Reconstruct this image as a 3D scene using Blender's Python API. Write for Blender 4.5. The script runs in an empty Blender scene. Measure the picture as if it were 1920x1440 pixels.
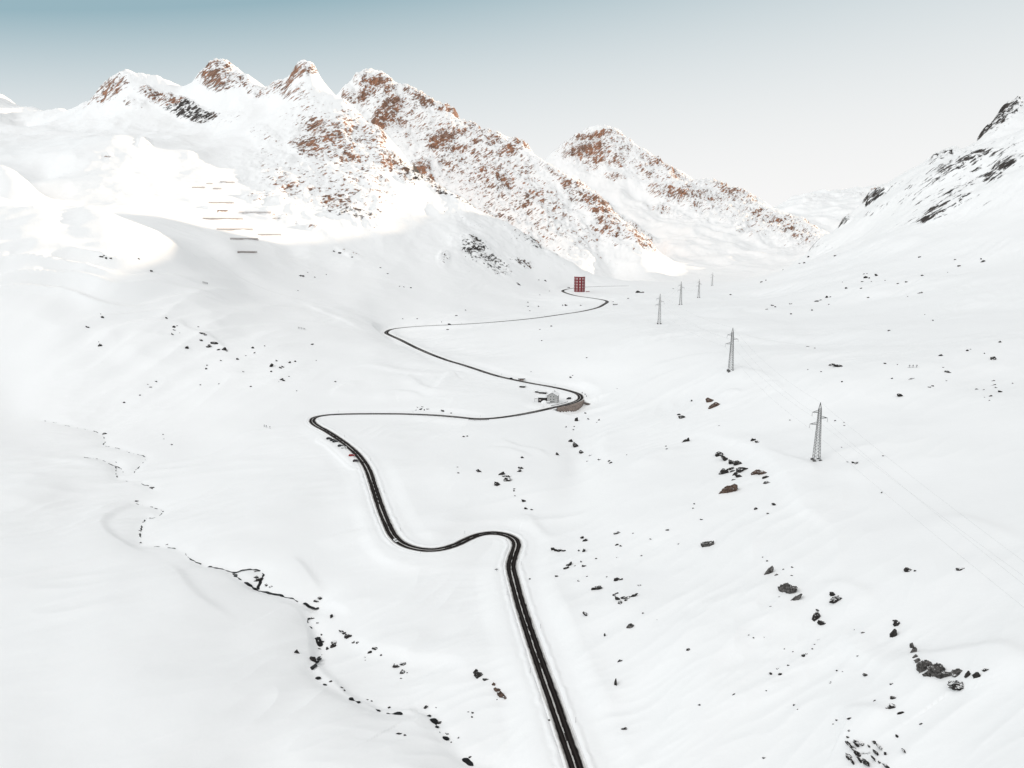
import bpy, bmesh, math, random
import numpy as np
from mathutils import Vector, Matrix

random.seed(7)
rng = np.random.default_rng(11)
C = bpy.context.scene.collection
S = bpy.context.scene

# ------------------------------------------------------------------ camera
PITCH = math.radians(10.73)          # looking down from a drone
ZC = 200.0                           # camera height above the lowest valley floor
FOC = 1478.0                         # focal length in photo pixels (1920 wide)
cam_d = bpy.data.cameras.new('camera')
cam_d.sensor_width = 36.0
cam_d.lens = 36.0 * FOC / 1920.0
cam_d.clip_start = 1.0
cam_d.clip_end = 60000.0
cam = bpy.data.objects.new('camera', cam_d)
C.objects.link(cam)
cam.location = (0, 0, ZC)
cam.rotation_euler = (math.pi / 2 - PITCH, 0, 0)
S.camera = cam

# ------------------------------------------------------------------ light
SUN_AZ = math.radians(61.0)          # clockwise from the view direction (+Y)
SUN_EL = math.radians(8.5)
w = bpy.data.worlds.new('World')
S.world = w
w.use_nodes = True
nt = w.node_tree
nt.nodes.clear()
wo = nt.nodes.new('ShaderNodeOutputWorld')
bg = nt.nodes.new('ShaderNodeBackground')
sky = nt.nodes.new('ShaderNodeTexSky')
sky.sky_type = 'NISHITA'
sky.sun_disc = False
sky.sun_elevation = SUN_EL
sky.sun_rotation = SUN_AZ
sky.altitude = 2200
sky.air_density = 1.0
sky.dust_density = 1.5
sky.ozone_density = 1.0
hs = nt.nodes.new('ShaderNodeHueSaturation')
hs.inputs['Saturation'].default_value = 0.0
nt.links.new(sky.outputs[0], hs.inputs['Color'])


def wn(t, **kw):
    n = nt.nodes.new(t)
    for k, v in kw.items():
        setattr(n, k, v)
    return n


def wmath(op, a, b=None):
    n = wn('ShaderNodeMath', operation=op)
    for i, v in enumerate((a, b)):
        if v is None:
            continue
        if hasattr(v, 'is_output'):
            nt.links.new(v, n.inputs[i])
        else:
            n.inputs[i].default_value = v
    return n.outputs[0]


def wmix(f, a, b):
    n = wn('ShaderNodeMix', data_type='RGBA')
    for s_, v in ((0, f), (6, a), (7, b)):
        if hasattr(v, 'is_output'):
            nt.links.new(v, n.inputs[s_])
        else:
            n.inputs[s_].default_value = v if s_ == 0 else (*v, 1)
    return n.outputs[2]


# clear blue low on the left away from the sun, white haze along the horizon, pale veil overhead
SKY_GAIN = 1 / 0.3
wtc = wn('ShaderNodeTexCoord')
wsep = wn('ShaderNodeSeparateXYZ')
nt.links.new(wtc.outputs['Generated'], wsep.inputs[0])
dx_, dz_ = wsep.outputs[0], wmath('MAXIMUM', wsep.outputs[2], 0.0)
depth = wmath('MULTIPLY', wmath('POWER', dz_, 1.9), wmath('MULTIPLY', wmath('EXPONENT', wmath('MULTIPLY', dx_, -1.12)), 10.2))
depth = wmath('MINIMUM', depth, 1.05)
band = wmix(depth, (0.94 * SKY_GAIN, 0.935 * SKY_GAIN, 0.93 * SKY_GAIN), (0.315 * SKY_GAIN, 0.465 * SKY_GAIN, 0.53 * SKY_GAIN))
wmr = wn('ShaderNodeMapRange')
wmr.interpolation_type = 'SMOOTHSTEP'
nt.links.new(dz_, wmr.inputs[0])
wmr.inputs[1].default_value = 0.30
wmr.inputs[2].default_value = 0.62
VEIL = 2.47
vs = wn('ShaderNodeVectorMath', operation='SCALE')
nt.links.new(hs.outputs[0], vs.inputs[0])
glow = wmath('ADD', wmath('MULTIPLY', dx_, -0.8), wmath('MULTIPLY', wsep.outputs[1], -0.75))
nt.links.new(wmath('MULTIPLY', wmath('MAXIMUM', wmath('ADD', glow, 1.0), 0.10), VEIL), vs.inputs['Scale'])
nt.links.new(wmix(wmr.outputs[0], band, vs.outputs[0]), bg.inputs[0])
nt.links.new(bg.outputs[0], wo.inputs[0])
bg.inputs[1].default_value = 0.15
sun_d = bpy.data.lights.new('sun', 'SUN')
sun_d.energy = 3.2
sun_d.angle = math.radians(0.5)
sun_d.color = (1.0, 0.80, 0.60)
sun = bpy.data.objects.new('sun', sun_d)
C.objects.link(sun)
sdir = Vector((math.sin(SUN_AZ) * math.cos(SUN_EL), math.cos(SUN_AZ) * math.cos(SUN_EL), math.sin(SUN_EL)))
sun.rotation_euler = (-sdir).to_track_quat('-Z', 'Y').to_euler()
sun.location = (600, 300, 900)
S.view_settings.view_transform = 'Standard'
S.view_settings.look = 'None'
S.view_settings.gamma = 1.0
S.view_settings.exposure = 1.0
S.cycles.max_bounces = 6
S.cycles.diffuse_bounces = 4
S.cycles.use_denoising = True

# ------------------------------------------------------------------ helpers
cs, sn = math.cos(PITCH), math.sin(PITCH)


def ray(px, py):
    a = (px - 960.0) / FOC
    b = (720.0 - py) / FOC
    return a, cs + b * sn, -sn + b * cs


def P(px, py, t):                    # photo pixel at forward depth t -> world point
    a, y, z = ray(px, py)
    return (a * t, y * t, ZC + z * t)


def D(px, py, drop):                 # photo pixel, a given drop below the camera
    a, y, z = ray(px, py)
    t = drop / (-z)
    return (a * t, y * t, ZC - drop)


def project(x, y, z):
    dz = z - ZC
    f = y * cs - dz * sn
    u = y * sn + dz * cs
    f = np.maximum(f, 1e-3)
    return 960.0 + FOC * x / f, 720.0 - FOC * u / f, f


def smooth(a, b, x):
    t = np.clip((x - a) / (b - a), 0, 1)
    return t * t * (3 - 2 * t)


_perm = rng.permutation(256).astype(np.int32)
_perm = np.concatenate([_perm, _perm])
_ga = rng.random(256) * 2 * np.pi
_gx, _gy = np.cos(_ga).astype(np.float32), np.sin(_ga).astype(np.float32)


def perlin(x, y):
    xi = np.floor(x).astype(np.int32)
    yi = np.floor(y).astype(np.int32)
    xf = (x - xi).astype(np.float32)
    yf = (y - yi).astype(np.float32)
    xi &= 255
    yi &= 255
    u = xf * xf * xf * (xf * (xf * 6 - 15) + 10)
    v = yf * yf * yf * (yf * (yf * 6 - 15) + 10)

    def g(ix, iy, fx, fy):
        h = _perm[_perm[ix & 255] + (iy & 255)]
        return _gx[h] * fx + _gy[h] * fy
    n00 = g(xi, yi, xf, yf)
    n10 = g(xi + 1, yi, xf - 1, yf)
    n01 = g(xi, yi + 1, xf, yf - 1)
    n11 = g(xi + 1, yi + 1, xf - 1, yf - 1)
    a = n00 + u * (n10 - n00)
    b = n01 + u * (n11 - n01)
    return (a + v * (b - a)) * 1.5


# ------------------------------------------------------------------ road centre line (photo px, py, drop below camera)
ROAD_PX = [(1112, 1600, 209), (1097, 1500, 209), (1081, 1440, 208), (1060, 1380, 207.3), (1036, 1310, 206.5), (1011, 1240, 206),
           (991, 1180, 205.5), (975, 1130, 205), (963, 1085, 204.5), (958, 1060, 204), (963, 1040, 203.8), (969, 1021, 203.6),
           (961, 1008, 203.4), (940, 1000, 203), (915, 999, 203), (890, 1005, 203), (865, 1017, 203), (840, 1027, 203),
           (810, 1032, 203), (780, 1029, 203), (756, 1021, 203), (739, 1007, 202.8), (726, 983, 202.5), (712, 948, 201.5),
           (700, 910, 199.5), (688, 877, 197.5), (672, 854, 196), (655, 838, 195), (635, 823, 194), (612, 808, 193), (592, 797, 192.3),
           (585, 789, 192), (592, 782, 191.7), (615, 778, 191.3), (650, 776.5, 191), (700, 776, 190.5), (760, 776.5, 190),
           (820, 779, 189.4), (860, 782.5, 189), (890, 785.5, 188.5), (920, 785, 188), (960, 780, 187), (1000, 773, 186),
           (1035, 765, 184.5), (1065, 758, 183), (1084, 751.5, 182), (1089, 745, 181), (1083, 738, 180), (1060, 731, 179),
           (1030, 725, 178), (1000, 719.5, 176.5), (970, 713.5, 175), (940, 707, 173.5), (915, 700, 172), (890, 691.5, 170),
           (865, 683.5, 168), (840, 676, 166), (810, 665, 163.5), (780, 652, 161), (750, 637, 158.5), (729, 627.5, 157),
           (724, 623.5, 156.3), (734, 618, 155.5), (760, 614, 153.5), (800, 611, 150.5), (845, 609, 147.5), (900, 606, 145),
           (950, 602, 143), (1000, 597, 141), (1050, 590, 138.5), (1090, 584, 136.5), (1120, 577, 135), (1132, 571, 134),
           (1138.5, 566, 133.3), (1133, 563, 133), (1110, 559, 132), (1082, 555, 131), (1068, 551.5, 130), (1058, 548, 129.5),
           (1055, 545.3, 129), (1062, 542.5, 128.5), (1075, 540.3, 128), (1095, 538.5, 127.8), (1130, 537, 127.5), (1180, 536, 127)]


def catmull(pts, step):
    pts = np.array(pts, float)
    out = []
    n = len(pts)
    for i in range(n - 1):
        p0 = pts[max(i - 1, 0)]
        p1, p2 = pts[i], pts[i + 1]
        p3 = pts[min(i + 2, n - 1)]
        L = np.linalg.norm(p2 - p1)
        k = max(2, int(L / step))
        # centripetal-ish: scale tangents with segment length
        d0 = max(np.linalg.norm(p1 - p0), 1e-6)
        d2 = max(np.linalg.norm(p3 - p2), 1e-6)
        m1 = (p2 - p0) / (d0 + L) * L
        m2 = (p3 - p1) / (d2 + L) * L
        for j in range(k):
            t = j / k
            t2, t3 = t * t, t * t * t
            out.append((2 * t3 - 3 * t2 + 1) * p1 + (t3 - 2 * t2 + t) * m1 + (-2 * t3 + 3 * t2) * p2 + (t3 - t2) * m2)
    out.append(pts[-1])
    return np.array(out)


def resample(pts, step):
    d = np.r_[0, np.cumsum(np.linalg.norm(np.diff(pts[:, :2], axis=0), axis=1))]
    n = max(2, int(d[-1] / step))
    q = np.linspace(0, d[-1], n + 1)
    return np.stack([np.interp(q, d, pts[:, k]) for k in range(pts.shape[1])], 1)


road = resample(catmull([D(*p) for p in ROAD_PX], 3.0), 2.5)


def blur1(a, k):
    ker = np.ones(k) / k
    pad = np.pad(a, (k // 2, k - 1 - k // 2), mode='edge')
    return np.convolve(pad, ker, mode='valid')


road[:, 2] = blur1(blur1(road[:, 2], 21), 21)
for k in (0, 1):
    road[:, k] = blur1(road[:, k], 5)
road_L = np.r_[0, np.cumsum(np.linalg.norm(np.diff(road[:, :2], axis=0), axis=1))]

# ------------------------------------------------------------------ terrain control points
ctl = []


def dp(*rows):
    for r in rows:
        ctl.append(D(*r))


def tp(*rows):
    for r in rows:
        ctl.append(P(*r))


for py, row in ((1650, [(-500, 205), (0, 206), (400, 207), (800, 214), (1110, 209), (1400, 193), (1700, 175), (1920, 160), (2400, 120)]),
                (1440, [(-500, 200), (0, 204), (300, 203), (600, 205), (780, 207), (870, 216), (960, 213), (1180, 207), (1300, 197), (1600, 172), (1920, 150), (2400, 110)]),
                (1320, [(0, 206), (350, 205), (620, 208), (720, 217), (850, 213), (1180, 205), (1300, 190), (1500, 178), (1750, 158)]),
                (1200, [(-500, 202), (0, 207), (300, 208), (500, 210), (600, 218), (750, 210), (880, 207), (1100, 203), (1200, 195), (1300, 187), (1600, 165), (1920, 140), (2400, 100)]),
                (1100, [(0, 206), (250, 207), (450, 211), (540, 214), (700, 208), (1050, 201), (1180, 193), (1400, 175), (1700, 152)]),
                (1000, [(-500, 200), (0, 205), (180, 207), (265, 211), (350, 209), (500, 208), (850, 198), (1000, 200), (1080, 197), (1200, 187), (1300, 180), (1450, 168), (1600, 158), (1920, 134), (2400, 95)]),
                (920, [(100, 204), (270, 208), (500, 204), (820, 195), (1000, 192), (1080, 193), (1250, 179), (1450, 162), (1700, 149)]),
                (860, [(-500, 198), (0, 202), (250, 206), (500, 200), (800, 192), (1000, 188), (1085, 190), (1200, 178), (1300, 172), (1400, 164), (1530, 152), (1700, 143), (1920, 133), (2400, 90)]),
                (800, [(-400, 195), (0, 200), (190, 204), (350, 200), (480, 196), (700, 191), (950, 188), (1095, 188), (1150, 180), (1250, 168), (1450, 150), (1700, 134), (1920, 124)]),
                (750, [(700, 186), (850, 183), (950, 183), (1020, 182.5), (1150, 174), (1300, 160), (1450, 146), (1600, 136), (1750, 127)]),
                (700, [(720, 168), (780, 172), (860, 172), (1050, 168), (1150, 160), (1250, 149), (1370, 134), (1500, 126), (1600, 120), (1750, 113)]),
                (650, [(900, 158), (1000, 152), (1100, 146), (1250, 134), (1400, 124), (1550, 118)]),
                (608, [(1060, 139), (1150, 132), (1236, 124), (1350, 119), (1420, 118)])):
    for px, d in row:
        ctl.append(D(px, py, d))
for r in ROAD_PX[1:-3:2]:
    ctl.append(D(*r))
tp((1920, 700, 640), (1920, 600, 850), (1920, 500, 1150), (1920, 400, 1400), (1920, 300, 1600), (1920, 250, 1700), (1800, 600, 920),
   (1700, 600, 1000), (1600, 600, 1080), (1500, 600, 1150), (1700, 550, 1180), (1800, 500, 1280), (1700, 500, 1350), (1600, 520, 1400),
   (1700, 420, 1650), (1800, 400, 1550), (1500, 540, 1500), (1500, 500, 1800), (1450, 515, 1900), (1560, 470, 1900), (1620, 440, 1850),
   (1850, 330, 1680), (2200, 500, 1100), (2200, 300, 1500), (2200, 100, 1800), (2200, 700, 600),
   (1300, 600, 1150), (1400, 560, 1500), (1300, 571, 1400), (1276, 572, 1400), (1200, 560, 1650), (1300, 545, 1800), (1250, 533, 2080), (1180, 545, 1850),
   (1200, 527, 2210), (1300, 527, 2230), (1400, 525, 2260), (1450, 519, 2200),
   (1086, 547, 1800), (1030, 545, 1850), (1140, 545, 1850))
# sunlit valley beyond the pass
tp((1150, 516, 2750), (1250, 514, 2850), (1350, 514, 2870), (1420, 512, 2880), (1250, 500, 3000), (1300, 490, 3200), (1400, 500, 3050), (1350, 470, 3420),
   (1450, 480, 3250), (1500, 476, 3250), (1300, 455, 3550), (1400, 455, 3520), (1530, 460, 3450))
# left shoulder and its face
tp((0, 450, 1080), (100, 480, 1080), (200, 480, 1110), (300, 500, 1140), (0, 560, 1010), (150, 560, 1040), (300, 580, 1070), (0, 660, 950),
   (200, 660, 970), (350, 640, 1010), (450, 620, 1080), (0, 735, 915), (200, 740, 905), (350, 720, 930), (450, 700, 955), (540, 680, 975),
   (640, 690, 990), (600, 640, 1090), (700, 600, 1270), (500, 560, 1250), (600, 540, 1400), (700, 530, 1500), (800, 540, 1580), (800, 580, 1420),
   (900, 580, 1500), (900, 540, 1680), (1000, 540, 1800), (1000, 570, 1640), (450, 520, 1300), (550, 480, 1550), (650, 460, 1680), (750, 440, 1800),
   (850, 455, 1860), (890, 470, 1850), (950, 490, 1900), (900, 430, 2000), (1000, 505, 1950), (480, 430, 1600), (600, 420, 1750), (700, 400, 1880),
   (800, 400, 2000), (450, 370, 1800), (550, 350, 1900), (650, 330, 2000), (740, 345, 2050), (500, 290, 2100), (600, 270, 2150), (680, 270, 2200),
   (450, 240, 2300), (550, 205, 2330), (600, 205, 2320), (500, 205, 2420), (-300, 450, 1050), (-300, 600, 960), (-300, 740, 890))
# bowl and plateau behind the shoulder
tp((50, 240, 3000), (150, 240, 2600), (300, 250, 2400), (400, 255, 2330), (300, 218, 2560), (350, 232, 2480), (200, 218, 2700), (430, 205, 2520),
   (300, 180, 2700), (350, 185, 2640), (330, 165, 2740), (0, 270, 2300), (100, 270, 2200), (190, 268, 1900), (250, 272, 1920), (140, 290, 1800),
   (250, 330, 1750), (170, 330, 1700), (90, 330, 1750), (350, 290, 1970), (330, 320, 1850), (420, 300, 2000), (80, 375, 1480),
   (120, 400, 1340), (230, 385, 1480), (330, 370, 1620), (400, 390, 1600), (380, 430, 1480), (300, 410, 1400), (440, 470, 1330), (-200, 270, 2200))


def ridge(pts, step=12.0, jit=1.2, back=((1.06, -25), (1.16, -90))):
    pts = np.array(pts, float)
    d = np.r_[0, np.cumsum(np.linalg.norm(np.diff(pts[:, :2], axis=0), axis=1))]
    n = int(d[-1] / step)
    q = np.linspace(0, d[-1], n + 1)
    rr = np.stack([np.interp(q, d, pts[:, k]) for k in range(3)], 1)
    for i, (px, py, t) in enumerate(rr):
        j = rng.normal(0, jit)
        p = P(px, py + j, t)
        ctl.append(p)
        if i % 2 == 0:
            for f, dz in back:
                ctl.append((p[0] * f, p[1] * f, p[2] + dz * t / 2200.0))


# shoulder crest
ridge([(-300, 350, 1140), (0, 366, 1150), (40, 376, 1150), (80, 388, 1130)], 25, 0.5, ((1.05, -14), (1.15, -35)))
ridge([(124, 393, 1180), (150, 381, 1190), (180, 389, 1180), (200, 401, 1170), (250, 425, 1170), (300, 441, 1190)], 25, 0.5, ((1.05, -8),))
ridge([(0, 304, 1480), (30, 312, 1480), (55, 345, 1450)], 25, 0.5, ((1.08, -15),))
tp((95, 425, 1110), (88, 455, 1085))
# massif skyline
ridge([(-300, 150, 3700), (-100, 170, 3650), (0, 187, 3600), (40, 204, 3500), (85, 219, 3400), (112, 219, 3250), (140, 204, 2950), (170, 184, 2870), (205, 162, 2810),
       (235, 142, 2800), (265, 148, 2800), (318, 147, 2800), (335, 157, 2780), (362, 150, 2720), (375, 139, 2700), (395, 132, 2660), (408, 127, 2650), (440, 145, 2640),
       (462, 147, 2620), (490, 162, 2600), (505, 172, 2560), (520, 160, 2520), (540, 146, 2480), (553, 126, 2450), (560, 117, 2440), (575, 117, 2440), (586, 124, 2430),
       (597, 150, 2410), (620, 172, 2380), (645, 192, 2350), (670, 215, 2330), (700, 242, 2300), (730, 268, 2270), (765, 300, 2240),
       (790, 332, 2200), (830, 357, 2170), (870, 382, 2140), (900, 402, 2120), (960, 432, 2100), (1000, 457, 2080), (1060, 492, 2060),
       (1100, 512, 2080), (1150, 522, 2120)], 12, 1.6)
# second mountain
ridge([(640, 172, 3890), (648, 163, 3900), (662, 154, 3930), (690, 140, 3980), (713, 130, 4000), (730, 139, 3990), (760, 160, 3950), (800, 185, 3900), (830, 205, 3850),
       (860, 226, 3800), (895, 240, 3750), (912, 248, 3730), (960, 256, 3650), (985, 270, 3600), (1002, 291, 3500), (1040, 322, 3400), (1080, 347, 3300),
       (1150, 400, 3150), (1200, 440, 3020), (1235, 467, 2950)], 12, 1.8)
tp((640, 260, 3700), (700, 190, 3850), (720, 240, 3720), (760, 235, 3750), (800, 290, 3560), (850, 285, 3600), (830, 255, 3690), (900, 330, 3370), (950, 385, 3150), (1000, 430, 2970), (1050, 470, 2820), (1100, 492, 2730),
   (1150, 470, 2850), (1200, 490, 2780), (1080, 420, 3000), (1000, 345, 3330), (1150, 430, 2980), (920, 290, 3530), (500, 480, 2900), (700, 480, 2900), (900, 500, 2650), (800, 400, 3100))
# third mountain
ridge([(1000, 330, 5350), (1020, 305, 5300), (1060, 272, 5200), (1090, 252, 5100), (1130, 240, 5000), (1160, 255, 4950), (1200, 285, 4850), (1260, 320, 4700), (1330, 345, 4550),
       (1400, 375, 4400), (1450, 397, 4250), (1500, 422, 4050), (1555, 444, 3800)], 13, 1.6)
tp((1050, 330, 4700), (1110, 300, 4830), (1100, 345, 4550), (1150, 370, 4400), (1200, 340, 4580), (1200, 405, 4150), (1250, 430, 3900), (1260, 370, 4400), (1330, 390, 4250), (1350, 425, 3900), (1450, 430, 3950), (1250, 460, 3500))
# far hills at the end of the valley and right-hand slope
ridge([(1300, 480, 6900), (1440, 405, 7000), (1465, 388, 7000), (1500, 366, 7000), (1550, 358, 7000), (1582, 363, 7000), (1640, 351, 7000), (1720, 345, 7000), (1850, 345, 7000)], 16, 1.5, ((1.1, -90),))
tp((1480, 420, 5600), (1560, 420, 5600), (1620, 400, 5800), (1560, 380, 6500))
ridge([(1540, 452, 2050), (1562, 440, 2080), (1600, 400, 2110), (1640, 352, 2150), (1700, 321, 2050), (1740, 300, 2000), (1765, 292, 1950), (1800, 284, 1900), (1835, 264, 1850), (1920, 243, 1780), (2050, 180, 1750), (2200, 90, 1800)], 14, 1.2, ((1.05, -25), (1.12, -70)))
ridge([(1725, 320, 2280), (1745, 296, 2300), (1770, 279, 2300), (1790, 272, 2300), (1808, 277, 2280)], 10, 1.4, ((1.06, -40),))
ridge([(1832, 268, 2480), (1842, 250, 2500), (1860, 230, 2500), (1880, 208, 2500), (1900, 196, 2500), (1925, 186, 2500), (2000, 195, 2500), (2150, 235, 2500)], 10, 1.4, ((1.06, -40), (1.15, -120)))
for px in (1640, 1760, 1880, 2000, 2150, 2300):
    ctl.append(P(px, 435, 3400))
for px in range(-600, 2700, 220):
    ctl.append(P(px, 520, 9500))
    ctl.append(P(px, 500, 14000))
ctl = np.array(ctl)

# ------------------------------------------------------------------ terrain grid (fan of columns s = x / y, rows in log distance)
NS, NV = 1290, 1640
s_in = np.linspace(-0.82, 0.82, NS)
s_ax = np.concatenate([-np.geomspace(3.0, 0.85, 24), s_in, np.geomspace(0.85, 1.05, 16)])
v_ax = np.linspace(math.log(150.0), math.log(8200.0), NV)
y_ax = np.exp(v_ax)
VS = 0.6


def rbf_fit(c):
    q = np.stack([c[:, 0] / c[:, 1], VS * np.log(c[:, 1])], 1)
    e = (c[:, 2] - ZC) / c[:, 1]
    n = len(q)
    A = np.zeros((n + 3, n + 3))
    A[:n, :n] = np.linalg.norm(q[:, None] - q[None], axis=2)
    A[:n, :n] -= np.eye(n) * 1e-4
    A[:n, n] = 1
    A[:n, n + 1:] = q
    A[n, :n] = 1
    A[n + 1:, :n] = q.T
    sol = np.linalg.solve(A, np.r_[e, 0, 0, 0])
    return q, sol


q, sol = rbf_fit(ctl)
si = np.unique(np.r_[np.arange(0, len(s_ax), 2), len(s_ax) - 1])
vi = np.unique(np.r_[np.arange(0, NV, 4), NV - 1])
sc_, vc_ = s_ax[si], VS * v_ax[vi]
E = np.zeros((len(vi), len(si)))
nq = len(q)
for r in range(0, len(vi), 8):
    gs, gv = np.meshgrid(sc_, vc_[r:r + 8])
    dd = np.sqrt((gs.ravel()[:, None] - q[None, :, 0]) ** 2 + (gv.ravel()[:, None] - q[None, :, 1]) ** 2)
    E[r:r + 8] = (dd @ sol[:nq] + sol[nq] + sol[nq + 1] * gs.ravel() + sol[nq + 2] * gv.ravel()).reshape(gs.shape)
E1 = np.stack([np.interp(np.arange(len(s_ax)), si, row) for row in E])
E2 = np.stack([np.interp(np.arange(NV), vi, E1[:, c]) for c in range(len(s_ax))], 1)


def gblur(a, sig, ax):
    r = int(3 * sig)
    k = np.exp(-0.5 * (np.arange(-r, r + 1) / sig) ** 2)
    k /= k.sum()
    pad = [(0, 0), (0, 0)]
    pad[ax] = (r, r)
    ap = np.pad(a, pad, mode='edge')
    out = np.zeros_like(a)
    for i, wgt in enumerate(k):
        sl = [slice(None), slice(None)]
        sl[ax] = slice(i, i + a.shape[ax])
        out += wgt * ap[tuple(sl)]
    return out


Yg = np.repeat(y_ax[:, None], len(s_ax), 1)
Xg = s_ax[None, :] * Yg
sm_big = gblur(gblur(E2, 16, 0), 16, 1)
sm_mid = gblur(gblur(E2, 6, 0), 6, 1)
sm_low = gblur(gblur(E2, 1.3, 0), 0.8, 1)
wm = smooth(1050, 1250, Yg)
wl = smooth(1300, 1900, Yg)
Eb = sm_big * (1 - wm) + (sm_mid * (1 - wl) + sm_low * wl) * wm
Zg = ZC + Eb * Yg
Zbase = Zg.copy()
PX, PY, T = project(Xg, Yg, Zg)

# ------------------------------------------------------------------ where bare rock shows: (px, py, half width, half height, tilt deg, cover)
ROCKS = [(205, 165, 58, 20, -30, .5), (240, 146, 36, 9, 0, .35), (300, 140, 28, 7, 0, .3), (300, 186, 42, 13, 15, .8), (350, 205, 56, 16, 18, .82),
         (385, 216, 28, 10, 0, .75), (255, 200, 22, 8, 0, .4), (412, 146, 42, 24, 15, .66), (448, 156, 22, 14, 20, .62), (482, 178, 22, 11, 20, .5),
         (376, 135, 10, 6, -30, .7), (567, 134, 26, 18, 0, .62), (527, 162, 34, 9, -28, .6), (560, 176, 36, 12, 0, .4), (570, 195, 30, 8, 10, .4),
         (430, 230, 36, 8, -18, .3), (500, 262, 38, 16, 25, .45), (520, 300, 55, 16, 15, .45), (612, 255, 50, 26, 30, .9), (650, 238, 36, 30, 38, .75),
         (580, 284, 45, 22, 25, .9), (640, 286, 50, 22, 25, .85), (692, 262, 36, 30, 42, .75), (735, 310, 36, 20, 30, .8), (760, 330, 26, 16, 35, .85),
         (660, 330, 40, 14, 25, .35), (480, 377, 22, 11, 10, .7), (512, 372, 34, 11, 15, .6), (540, 350, 54, 24, 20, .68), (562, 380, 54, 16, 20, .5),
         (600, 338, 44, 18, 25, .5), (650, 362, 50, 18, 25, .42), (692, 372, 42, 22, 25, .45), (632, 378, 42, 18, 12, .95), (655, 402, 62, 14, 10, .9),
         (702, 402, 26, 14, 20, .6), (530, 415, 52, 9, 15, .5), (500, 400, 20, 6, 15, .3), (590, 435, 10, 4, 0, .7), (398, 395, 18, 7, 30, .6), (455, 342, 10, 5, 0, .5),
         (785, 326, 20, 22, 50, .95), (815, 352, 34, 9, 35, .85), (862, 378, 36, 7, 33, .75), (930, 410, 44, 6, 30, .6), (1000, 456, 26, 7, 30, .7),
         (1032, 474, 24, 6, 30, .55), (890, 468, 30, 20, 25, .8), (930, 496, 42, 16, 32, .82), (832, 488, 12, 14, 0, .6), (976, 492, 26, 8, 25, .75),
         (905, 480, 70, 36, 25, .28), (655, 478, 22, 5, 20, .6), (580, 508, 26, 8, 20, .4), (690, 425, 26, 10, 10, .4), (860, 410, 90, 14, 33, .3),
         (200, 296, 10, 8, 0, .7), (270, 275, 12, 8, 0, .5), (385, 312, 8, 5, 0, .4), (390, 345, 30, 4, 0, .25),
         (705, 160, 36, 22, 15, .85), (690, 182, 34, 16, -25, .75), (726, 218, 18, 46, 35, .95), (700, 250, 26, 12, -40, .85), (668, 225, 20, 10, -45, .5), (655, 185, 14, 20, 0, .5), (790, 186, 56, 9, 32, .75),
         (850, 216, 46, 9, 25, .85), (902, 238, 34, 7, 8, .85), (828, 276, 30, 26, -10, .97), (905, 260, 84, 14, 12, .75), (960, 272, 34, 12, 15, .85), (955, 285, 30, 8, 5, .7),
         (880, 298, 44, 12, 0, .5), (775, 258, 44, 14, 20, .32), (788, 290, 24, 7, 0, .35), (920, 340, 40, 32, 42, .68), (960, 372, 44, 28, 40, .62), (1000, 380, 32, 18, -20, .85),
         (1012, 350, 54, 14, 30, .5), (1082, 362, 54, 13, 35, .65), (1122, 392, 42, 15, 38, .85), (1142, 420, 42, 20, 38, .75), (1190, 442, 44, 14, 32, .7), (1055, 420, 42, 22, 20, .5),
         (985, 412, 34, 16, 10, .5), (1100, 432, 54, 20, 20, .5), (1160, 455, 60, 8, 20, .4), (1040, 330, 40, 6, 35, .6), (1010, 440, 40, 10, 25, .4),
         (1112, 264, 46, 17, -12, .8), (1082, 290, 32, 11, -20, .75), (1112, 290, 40, 24, 10, .9), (1162, 270, 36, 14, 30, .55), (1200, 296, 54, 10, 25, .55), (1250, 318, 36, 7, 30, .85),
         (1150, 336, 26, 6, 0, .5), (1212, 335, 44, 14, 15, .42), (1262, 370, 54, 12, 20, .75), (1310, 375, 54, 11, 6, .92), (1352, 376, 46, 9, 5, .85), (1372, 364, 54, 7, 25, .8),
         (1240, 391, 34, 8, 10, .6), (1440, 415, 44, 12, 25, .65), (1472, 437, 44, 13, 25, .78), (1500, 450, 44, 10, 20, .65), (1412, 442, 34, 9, 10, .55), (1405, 388, 44, 7, 20, .55), (1300, 410, 60, 6, 15, .3), (1500, 425, 40, 7, 22, .6),
         (1878, 224, 56, 17, -42, .9), (1768, 287, 34, 12, -28, .85), (1850, 315, 90, 45, -22, .5), (1905, 215, 20, 8, -30, .5), (1792, 316, 46, 16, -20, .85), (1832, 300, 42, 13, -18, .85), (1892, 308, 40, 10, -28, .95), (1860, 338, 30, 11, -5, .85),
         (1802, 360, 42, 14, -22, .75), (1756, 402, 52, 11, -28, .95), (1792, 386, 34, 10, -20, .85), (1642, 368, 28, 11, -20, .8), (1692, 420, 34, 5, -22, .5), (1585, 420, 16, 4, -38, .75),
         (1860, 300, 60, 26, -20, .25), (1530, 376, 34, 8, 0, .42), (1602, 366, 34, 7, 0, .45), (1700, 340, 60, 10, -22, .25), (1640, 400, 40, 8, -30, .25),
         (640, 295, 120, 75, 38, .62), (570, 350, 110, 50, 20, .58), (940, 350, 220, 70, 36, .56), (760, 225, 90, 50, 35, .45), (1120, 285, 90, 42, 10, .58), (1330, 372, 200, 36, 24, .52), (1460, 430, 100, 24, 22, .65), (1800, 340, 120, 60, -25, .42),
         (1618, 1408, 34, 34, 35, .62), (1660, 1432, 30, 18, 40, .5)]
dens = np.zeros(Zg.shape, np.float32)
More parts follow.
